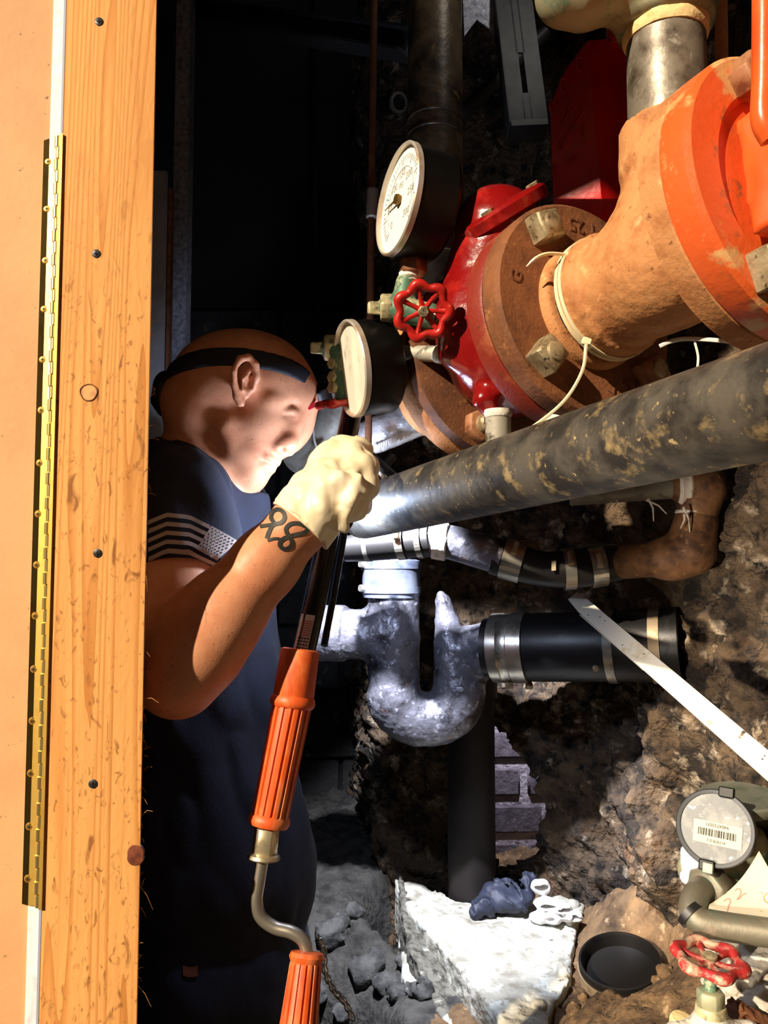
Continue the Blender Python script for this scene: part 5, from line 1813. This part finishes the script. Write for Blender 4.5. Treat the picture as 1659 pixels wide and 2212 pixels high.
MB().lathe(g0, g1 - g0, [(0, .0180), (.0015, .0210), (.004, .0215), (.050, .0225), (.052, .0215)], 40).build('grip_collar', M['tool_orange'], au)
MB().lathe(g1, g1 - g0, [(-.008, .0215), (-.005, .0240), (0, .0250), (.004, .0235), (.006, .0205)], 40).build('grip_bead', M['tool_orange'], au)
fluted(g1, g2, .0205, .0190, 16, M['tool_orange'], 'fluted_grip', au)
MB().lathe(g2, g2 - g1, [(-.008, .0190), (-.005, .0215), (0, .0225), (.004, .0205), (.005, .013)], 40).build('grip_flange', M['tool_orange'], au)
f0, f1_ = P(577, 1788, .854), P(570, 1848, .851)
MB().hexa(f0, f1_ - f0, .0138, np.linalg.norm(f1_ - f0), 6, phase=.5, ch=.04).build('hex_ferrule', M['tool_zinc'], au, bevel=.0006)
MB().lathe(f1_, f1_ - f0, [(-.004, .010), (-.001, .0165), (.002, .0178), (.0035, .0165), (.004, .007)], 32).build('washer', M['tool_zinc'], au)
cr = bez([P(568, 1850, .851), P(559, 1905, .848), P(554, 1945, .846), P(563, 1980, .845), P(592, 2003, .843), P(630, 2014, .840), P(655, 2032, .838), P(664, 2062, .836), P(664, 2085, .835)], 7)
MB().tube(cr, .0066, 20).build('crank_rod', M['crank'], au)
h0, h1 = P(664, 2055, .835), P(632, 2330, .80)
hd_ = nrm(h1 - h0)
MB().lathe(h0, hd_, [(0, .010), (.001, .0165), (.005, .0182), (.009, .0165), (.011, .0150)], 36).build('handle_flange', M['tool_orange'], au)
fluted(h0 + hd_ * .009, h1, .0158, .0200, 16, M['tool_orange'], 'fluted_handle', au)
tbv = bvh_of(tb)
st_ = MB.build(surface_patch(tbv, [[(636 + 14 * i - .225 * (b - 1400) * 1.0, b + 2 * i) for i in (0, 1, 2)] for b in (1400, 1380, 1360, 1340, 1326)], .0008), 'sticker', M['sticker'], au)
sbv = tbv
for i in range(7):
    y = 1340 + i * 5
    MB.build(surface_patch(tbv, [[(642 + 7 * k_ - .225 * (y + dy - 1400), y + dy + k_) for k_ in (0, 1, 2, 3)] for dy in (0, 1.6)], .0012), 'red_rule', M['red_plastic'], st_)
for i in range(4):
    y = 1376 + i * 7
    for j in range(4):
        MB.build(surface_patch(tbv, [[(640 + 6 * j + 2 * k_ - .225 * (y + dy - 1400), y + dy + j) for k_ in (0, 1, 2)] for dy in (0, 3)], .0012), 'print', M['print'], st_)

# ------------------------------------------------------------------ the man
HD = 1.07


def H(a, b, y=0.0):
    p = P(a, b, HD)
    return p + V(0, y, 0)


TY = 1.15
person = thing('person', 'man in navy t-shirt with flag sleeve, leaning down in profile, gripping auger tube', 'person', V(P(460, 1900, TY)[0], TY, 0))
b = SDF(.012)
# head
b.e(H(522, 824), V(.097, .076, .071))
b.e(H(455, 872), V(.068, .064, .062))
b.rc(H(632, 862, -.006), H(596, 930, -.004), .038, .040, k=.02)
for sgn in (-1, 1):
    b.rc(H(585, 845, .018 * sgn), H(535, 975, .014 * sgn - .004), .050, .034)
    b.rc(H(508, 935, .046 * sgn), H(538, 1024, .016 * sgn - .012), .019, .017, k=.02)
b.e(H(582, 925, -.040), V(.030, .022, .030), k=.02)
b.e(H(632, 912, .010), V(.026, .030, .030), k=.02)
b.rc(H(600, 882, -.058), H(652, 872, -.030), .0085, .0095, k=.014)
b.rc(H(560, 990, -.020), H(548, 1030, -.018), .028, .020, k=.018)
b.rc(H(546, 1034, -.026), H(546, 1034, -.012), .017, .017)
b.rc(H(652, 888, -.030), H(635, 962, -.044), .0075, .0085, k=.012)
b.rc(H(632, 905, -.028), H(614, 966, -.033), .013, .015, k=.018)
b.s(H(632, 969, -.046), .0095, k=.010)
b.s(H(614, 977, -.048), .0062, k=.009)
b.s(H(632, 982, -.034), .0066, k=.006)
b.s(H(620, 984, -.0515), .0042, k=.002, op='-')
b.s(H(629, 988, -.040), .0042, k=.002, op='-')
b.e(H(638, 902, -.047), V(.010, .007, .007), k=.012, op='-')
b.e(H(632, 905, -.043), V(.013, .010, .0095), k=.007)
b.rc(H(642, 911, -.050), H(622, 914, -.055), .0013, .0013, k=.003, op='-')
b.rc(H(562, 985, -.034), H(566, 1008, -.030), .016, .015, k=.02)
b.e(H(597, 1001, -.036), V(.0085, .018, .0052), axes=[V(.85, -.3, -.4), V(.3, .95, 0), V(.4, 0, .9)], k=.006)
b.e(H(587, 1016, -.034), V(.0085, .016, .0058), axes=[V(.85, -.3, -.4), V(.3, .95, 0), V(.4, 0, .9)], k=.005)
b.rc(H(602, 1009, -.040), H(580, 1006, -.051), .0011, .0009, k=.003, op='-')
# ear
b.e(H(553, 850, -.076), V(.0125, .006, .027), axes=[V(.98, 0, -.2), V(0, 1, 0), V(.2, 0, .98)], k=.006)
ear = [(566, 864, -.078), (576, 846, -.084), (575, 823, -.090), (562, 810, -.094), (546, 815, -.097), (535, 838, -.097), (533, 862, -.092), (537, 884, -.085), (543, 896, -.081)]
b.chain([H(*q) for q in ear], [.0046] * 7 + [.0056, .0060], k=.003)
b.chain([H(*q) for q in [(562, 832, -.086), (552, 850, -.088), (550, 872, -.086)]], [.0034, .0036, .0034], k=.004)
b.e(H(559, 862, -.086), V(.0060, .008, .0080), k=.003, op='-')
b.chain([H(*q) for q in [(562, 822, -.094), (546, 834, -.097), (542, 862, -.094)]], [.0024, .0028, .0024], k=.003, op='-')
# neck and trunk
b.rc(H(468, 905, .01), P(412, 1045, 1.11), .057, .060, k=.02)
b.rc(P(405, 1090, TY - .07), P(405, 1090, TY + .07), .082, .082, k=.03)
b.chain([P(410, 1120, TY - .045), P(430, 1500, TY - .05), P(455, 1950, TY - .05)], [.095, .098, .105], k=.03)
b.chain([P(410, 1120, TY + .045), P(430, 1500, TY + .05), P(455, 1950, TY + .05)], [.095, .098, .105], k=.03)
# legs and feet
hipz = P(455, 1990, TY)[2]
xh_ = P(455, 1990, TY)[0]
for sy, kx in ((-.085, .01), (.085, .07)):
    hip = V(xh_, TY + sy, hipz - .02)
    knee = V(xh_ + kx, TY + sy * 1.05, .50)
    ank = V(xh_ + kx * .4 - .02, TY + sy, .10)
    b.chain([hip, knee, ank], [.082, .055, .038], k=.02)
    b.rc(ank + V(-.02, 0, -.055), ank + V(.15, 0, -.065), .036, .028, k=.02)
# near arm
SH, EL, WR = P(390, 1090, TY - .15), P(382, 1452, .832), P(650, 1130, .868)
FM = P(480, 1325, .846)
b.rc(P(405, 1075, TY - .06), SH, .070, .058, k=.03)
b.chain([SH, P(372, 1290, .92), EL], [.056, .050, .043], k=.02)
b.chain([EL, P(430, 1395, .84), FM, P(575, 1215, .86), WR], [.041, .046, .0430, .0345, .0290], k=.02)
b.rc(P(388, 1468, .832), P(392, 1482, .834), .030, .024, k=.02)
b.rc(P(545, 1215, .835), P(615, 1140, .845), .006, .004, k=.02)
# far arm hangs behind the trunk
b.chain([P(405, 1080, TY + .06), P(395, 1100, TY + .17), P(380, 1480, TY + .20), P(470, 1800, TY + .17)], [.07, .056, .042, .030], k=.03)
b.rc(P(470, 1800, TY + .17), P(492, 1860, TY + .16), .030, .030, k=.02)
for i in range(4):
    b.chain([P(485 + i * 3, 1850, TY + .135 + .02 * i), P(500, 1920, TY + .135 + .02 * i), P(498, 1965, TY + .14 + .018 * i)], [.0105, .0095, .0085], k=.006)
b.chain([P(492, 1845, TY + .13), P(515, 1895, TY + .12)], [.012, .009], k=.006)


def hand(s, g):
    """right hand closed round the tube, back of the hand to the viewer; g = extra thickness of the glove."""
    kn = [P(762, 980, .892), P(787, 1010, .880), P(790, 1052, .874), P(768, 1094, .874)]
    s.rc(WR, P(715, 1062, .874), .0295 + g, .031 + g, k=.02)
    for q, r in zip(kn, (.0125, .013, .0125, .0115)):
        s.rc(P(700, 1075, .872), q, .022 + g, r + g, k=.014)
    for i, (q, L1) in enumerate(zip(kn, (.040, .043, .040, .034))):
        yy = [972, 1008, 1048, 1088][i]
        tx = 738 - (yy - 1000) * .19
        a1 = P(q is None or [781, 797, 797, 777][i], yy, .885 + L1)
        a2 = P(tx + 14, yy - 2, .968 + .004 * i * 0)
        a3 = P(tx - 22, yy + 6, .958)
        s.chain([q, a1, a2, a3], [.0115 + g, .0105 + g, .0095 + g, .0085 + g], k=.006)
    s.chain([P(676, 1055, .884), P(700, 1000, .903), P(734, 970, .918), P(766, 966, .925)], [.019 + g, .0150 + g, .0120 + g, .0100 + g], k=.010)


hand(b, 0.0)
b.k = .012
body = b.build('body', .0030, M['skin'], person)

# glove over the right hand, with a loose cuff
gl = SDF(.014)
gl.rc(WR, P(640, 1140, .867), .0335, .0335)
hand(gl, .0028)
adir = nrm(WR - FM)
c0 = P(644, 1131, .8665)
gl.rc(c0 - adir * .001, P(706, 1072, .873), .0352, .036, k=.012)
pw = nrm(np.cross(adir, V(0, 1, 0)))
for (p_, q_) in [((652, 1058, .845), (742, 1140, .850)), ((742, 1140, .850), (775, 1030, .845)), ((690, 1010, .86), (782, 1062, .846))]:
    gl.chain([P(*p_), (P(*p_) + P(*q_)) / 2 + V(0, -.012, 0), P(*q_)], [.004, .005, .004], k=.012)
gl.planes([(c0, adir), (c0 - adir * .09, -adir)], c0 - .11, c0 + .11, k=.001, op='-')
gl.rc(c0 - adir * .05, c0 + adir * .045, .0318, .0305, k=.001, op='-')
gl.disp = lambda q: -.0036 * np.abs(fbm(q * V(1, 1, .7), 30, 3, 17)) + .0016 + .0006 * fbm(q, 130, 2, 5)
glove = gl.build('glove', .0022, M['latex'], person)
uu, vv, ww = frame(adir)
ring = [c0 + (uu * math.cos(t) + vv * math.sin(t)) * .0342 for t in np.linspace(0, 2 * math.pi, 48, endpoint=False)]
MB().tube(ring, .0018, 8, closed=True).build('cuff_bead', M['latex'], glove)

# tattoo on the wrist
bb_ = bvh_of(body)
def ink(pts, w, name='tattoo'):
    pr = [tuple(q[:2]) for q in bez([V(a, c, 0) for a, c in pts], 5)]
    MB.build(surface_patch(bb_, stroke_rows(pr, w), .0007), name, M['tattoo'], body)


ink([(592, 1130), (586, 1118), (590, 1106), (601, 1101), (612, 1107), (615, 1119), (608, 1129), (597, 1132), (589, 1136), (582, 1148), (576, 1164)], 9)
ink([(562, 1138), (574, 1136), (588, 1134)], 8)
ink([(620, 1154), (618, 1142), (628, 1132), (646, 1131), (664, 1141), (657, 1150), (638, 1155), (620, 1160), (607, 1168), (604, 1178), (613, 1186), (626, 1182), (630, 1170), (621, 1156)], 9)
ink([(604, 1164), (592, 1164), (578, 1168)], 6)

# t-shirt
sh_ = SDF(.02)
gs = .010
sh_.rc(P(405, 1075, TY - .06), SH, .078, .070, k=.03)
sv_e = P(392, 1248, .945)
sh_.chain([SH, P(392, 1160, .975), sv_e], [.068, .074, .073], k=.02)
sh_.chain([P(405, 1080, TY + .06), P(395, 1100, TY + .17), P(388, 1280, TY + .185)], [.078, .066, .060], k=.03)
sa = nrm(sv_e - SH)
sh_.planes([(sv_e + sa * .012, -sa), (sv_e + sa * .14, sa), (sv_e + V(.2, 0, 0), V(1, 0, 0))], sv_e - .2, sv_e + .2, k=.002, op='-')
sh_.rc(P(405, 1090, TY - .07), P(405, 1090, TY + .07), .082 + gs, .082 + gs, k=.03)
sh_.rc(P(372, 1040, 1.08), P(372, 1040, 1.20), .062, .062, k=.03)
sh_.chain([P(412, 1120, TY - .045), P(440, 1500, TY - .05), P(458, 1760, TY - .05), P(470, 1880, TY - .05), P(470, 2010, TY - .05)], [.107, .108, .118, .124, .112], k=.03)
sh_.chain([P(412, 1120, TY + .045), P(440, 1500, TY + .05), P(458, 1760, TY + .05), P(470, 1880, TY + .05), P(470, 2010, TY + .05)], [.107, .108, .118, .124, .112], k=.03)
nb_ = H(468, 905, .01)
nd_ = P(412, 1045, 1.11)
sh_.rc(nb_ + (nb_ - nd_) * .6, nb_ + (nd_ - nb_) * .72, .064, .066, k=.006, op='-')
sh_.rc(H(560, 985), P(500, 1035, 1.10), .06, .045, k=.006, op='-')
hemz = P(470, 2050, TY)[2]
sh_.planes([(V(0, 0, hemz), V(0, 0, 1)), (V(0, 0, hemz - .3), V(0, 0, -1))], V(-2, -2, hemz - .3), V(2, 3, hemz), k=.002, op='-')
fold_d = V(1.0, 1.0, .30)
sh_.disp = lambda q: .007 * fbm(q * fold_d, 11, 2, 51) - .006 * np.abs(fbm(q * V(1, 1, .45) + V(.3, 0, 0) * q[:, 2:3], 20, 2, 55)) + .002
shirt = sh_.build('tshirt', .0045, M['shirt'], person)
colr = bez([P(452, 934, 1.035), P(484, 962, 1.015), P(516, 1008, 1.02), P(548, 1062, 1.05), P(566, 1106, 1.10)], 6)
sb_ = bvh_of(shirt)
# flag print on the sleeve
bx_ = [320, 360, 409, 456, 490, 520, 545]
by_ = [1130, 1113, 1118, 1141, 1160, 1178, 1196]


def flag_y(x, k_):
    return np.interp(x, bx_, by_) + k_ * 19.6 * (1 - .10 * (x - 320) / 200)


fl_ = None
for k_ in range(7):
    x1_ = 453 - 3.2 * k_ if k_ < 4 else 512 - 9 * (k_ - 4)
    xs = np.linspace(321, x1_, 14)
    rows = [[(x, flag_y(x, k_) + o) for x in xs] for o in (-4.6, -1.6, 1.6, 4.6)]
    o_ = MB.build(surface_patch(sb_, rows, .0010), 'flag_stripe', M['flag'], shirt)
cant = [[(456 - 4.0 * r_ + (60 - 2 * r_) * c_ / 10, flag_y(456 - 4.0 * r_ + (60 - 2 * r_) * c_ / 10, 0) - 4.6 + (4.6 * 2 + 3 * 19.0) * r_ / 8) for c_ in range(11)] for r_ in range(9)]
ca_ = MB.build(surface_patch(sb_, cant, .0010), 'flag_canton', M['flag'], shirt)
for r_ in range(7):
    for c_ in range(7):
        u_ = (c_ + .6 + (.5 if r_ % 2 else 0)) / 8 * 10
        v_ = (r_ + .7) / 8 * 8
        x = 456 - 4.0 * v_ + (60 - 2 * v_) * u_ / 10
        y = flag_y(x, 0) - 4.6 + (4.6 * 2 + 57) * v_ / 8
        MB.build(surface_patch(sb_, [[(x - 2.2, y), (x, y - 2.2)], [(x, y + 2.2), (x + 2.2, y)]], .0016), 'star', M['flag_dark'], ca_)

# trousers
tr2 = SDF(.02)
tr2.chain([P(462, 1960, TY - .05), P(462, 2060, TY - .05)], [.112, .112], k=.03)
tr2.chain([P(462, 1960, TY + .05), P(462, 2060, TY + .05)], [.112, .112], k=.03)
for sy, kx in ((-.085, .01), (.085, .07)):
    hip = V(xh_ + .02, TY + sy, hipz - .03)
    knee = V(xh_ + kx + .02, TY + sy * 1.05, .50)
    ank = V(xh_ + kx * .4 - .01, TY + sy, .11)
    tr2.chain([hip, knee, ank], [.105, .082, .066], k=.03)
    tr2.planes([(V(0, 0, .075), V(0, 0, 1)), (V(0, 0, -.1), V(0, 0, -1))], V(-2, -2, -.1), V(2, 3, .075), k=.002, op='-')
tr2.disp = lambda q: .006 * fbm(q * V(1, 1, .6), 12, 3, 61) - .004 * np.abs(fbm(q, 22, 2, 62))
trou = tr2.build('trousers', .006, M['trouser'], person)
for sy, kx in ((-.085, .01), (.085, .07)):
    ank = V(xh_ + kx * .4 - .02, TY + sy, .10)
    s = SDF(.02)
    s.rc(ank + V(-.025, 0, -.050), ank + V(.16, 0, -.058), .048, .040)
    s.rc(ank, ank + V(0, 0, .04), .050, .052)
    s.planes([(V(0, 0, .002), V(0, 0, 1)), (V(0, 0, -.2), V(0, 0, -1))], V(-2, -2, -.2), V(2, 3, .002), k=.002, op='-')
    s.build('boot', .005, M['shoe'], person)
MB.build(surface_patch(bvh_of(trou), [[(x, y - (4 if x in (396, 428) else 0)) for x in (396, 404, 412, 420, 428)] for y in (2088, 2096, 2104, 2110)], .002), 'leather_patch', M['leather'], trou)
cpth = bez([P(690, 2025, 1.02), P(700, 2060, 1.015), P(703, 2100, 1.01), P(722, 2140, 1.01), P(745, 2165, 1.01), P(762, 2200, 1.01)], 4)
for i in range(len(cpth) - 1):
    a, b2 = cpth[i], cpth[i + 1]
    t = nrm(b2 - a)
    side_ = nrm(np.cross(t, V(0, 1, 0))) if i % 2 else V(0, 1, 0)
    lp = [(a + b2) / 2 + t * .0062 * math.cos(q) + side_ * .0034 * math.sin(q) for q in np.linspace(0, 2 * math.pi, 14, endpoint=False)]
    MB().tube(lp, .0011, 6, closed=True).build('chain_link', M['band'], trou)

# headlamp
hl = thing('headlamp', 'black elastic headlamp strap with battery box round the man’s head', 'headlamp', H(525, 838))
bn_ = nrm(V(.04, .312, .95))
bc_ = H(528, 838)
s = SDF(.008)
s.e(H(522, 824), V(.097, .076, .071) + .0032)
s.e(H(455, 872), V(.068, .064, .062) + .0032, k=.012)
for sgn in (-1, 1):
    s.rc(H(585, 845, .016 * sgn), H(532, 975, .012 * sgn), .0552, .037, k=.012)
    s.rc(H(645, 884, .036 * sgn), H(658, 873, .006 * sgn), .0120, .0120, k=.012)
s.planes([(bc_ + bn_ * .0125, -bn_), (bc_ + bn_ * .4, bn_)], bc_ - .5, bc_ + .5, k=.001, op='-')
s.planes([(bc_ - bn_ * .0130, bn_), (bc_ - bn_ * .4, -bn_)], bc_ - .5, bc_ + .5, k=.001, op='-')
s.build('strap', .0024, M['strap'], hl)
s = SDF(.006)
s.e(H(360, 845, 0), V(.018, .030, .028))
s.rc(H(352, 868, -.01), H(360, 885, -.01), .014, .012)
s.build('battery_box', .0028, M['lamp_shell'], hl)
lb_ = H(690, 853, -.004)
ld = nrm(V(.245, .51, -.82))
s = SDF(.004)
s.cyl(lb_ - ld * .010, lb_ + ld * .012, .0165)
s.rc(H(676, 846, -.012), H(676, 846, .012), .010, .010)
s.build('lamp_housing', .002, M['lamp_shell'], hl)
MB().lathe(lb_ + ld * .0105, ld, [(0, .0135), (.0020, .0130), (.0030, .008), (.0032, 0)], 28).build('lens', M['lens'], hl)
MB().prism([H(668, 866, -.030), H(686, 872, -.026), H(678, 886, -.028), H(667, 890, -.030)], V(0, .003, 0)).build('red_switch', M['red_plastic'], hl)
MB().prism([H(668, 888, -.034), H(696, 874, -.028), H(700, 880, -.028), H(672, 896, -.034)], V(0, .002, 0)).build('red_tab', M['red_plastic'], hl)
sl_ = bpy.data.lights.new('headlamp_beam', 'SPOT')
sl_.energy = HEAD_W
sl_.color = (0.87, 0.89, 1.0)
sl_.spot_size = math.radians(64)
sl_.spot_blend = 0.5
sl_.shadow_soft_size = .010
so_ = bpy.data.objects.new('headlamp_beam', sl_)
COL.objects.link(so_)
so_.location = Vector(lb_ + ld * .018)
so_.rotation_euler = Vector(ld).to_track_quat('-Z', 'Y').to_euler()
# unseen fill lamp behind his wrist, added to light his face and nearby pipes
tp_ = P(735, 1120, .974)
to = thing('face_fill_lamp', 'small round fill lamp added by the auger tube, hidden behind the gloved fist', 'lamp', tp_)
td = nrm(V(-.2, .7, .3))
MB().lathe(tp_ - td * .02, td, [(.006, .012), (.008, .014), (.016, .014), (.018, .012)], 28).build('shell', M['lamp_shell'], to)
MB().lathe(tp_ - td * .003, td, [(0, .0115), (.002, .011), (.003, 0)], 28).build('lens', M['lens'], to)
pl_ = bpy.data.lights.new('face_fill_light', 'POINT')
pl_.energy = FILL_W
pl_.color = (0.62, 0.74, 1.0)
pl_.shadow_soft_size = .016
po_ = bpy.data.objects.new('face_fill_light', pl_)
COL.objects.link(po_)
po_.location = Vector(tp_ + td * .012)
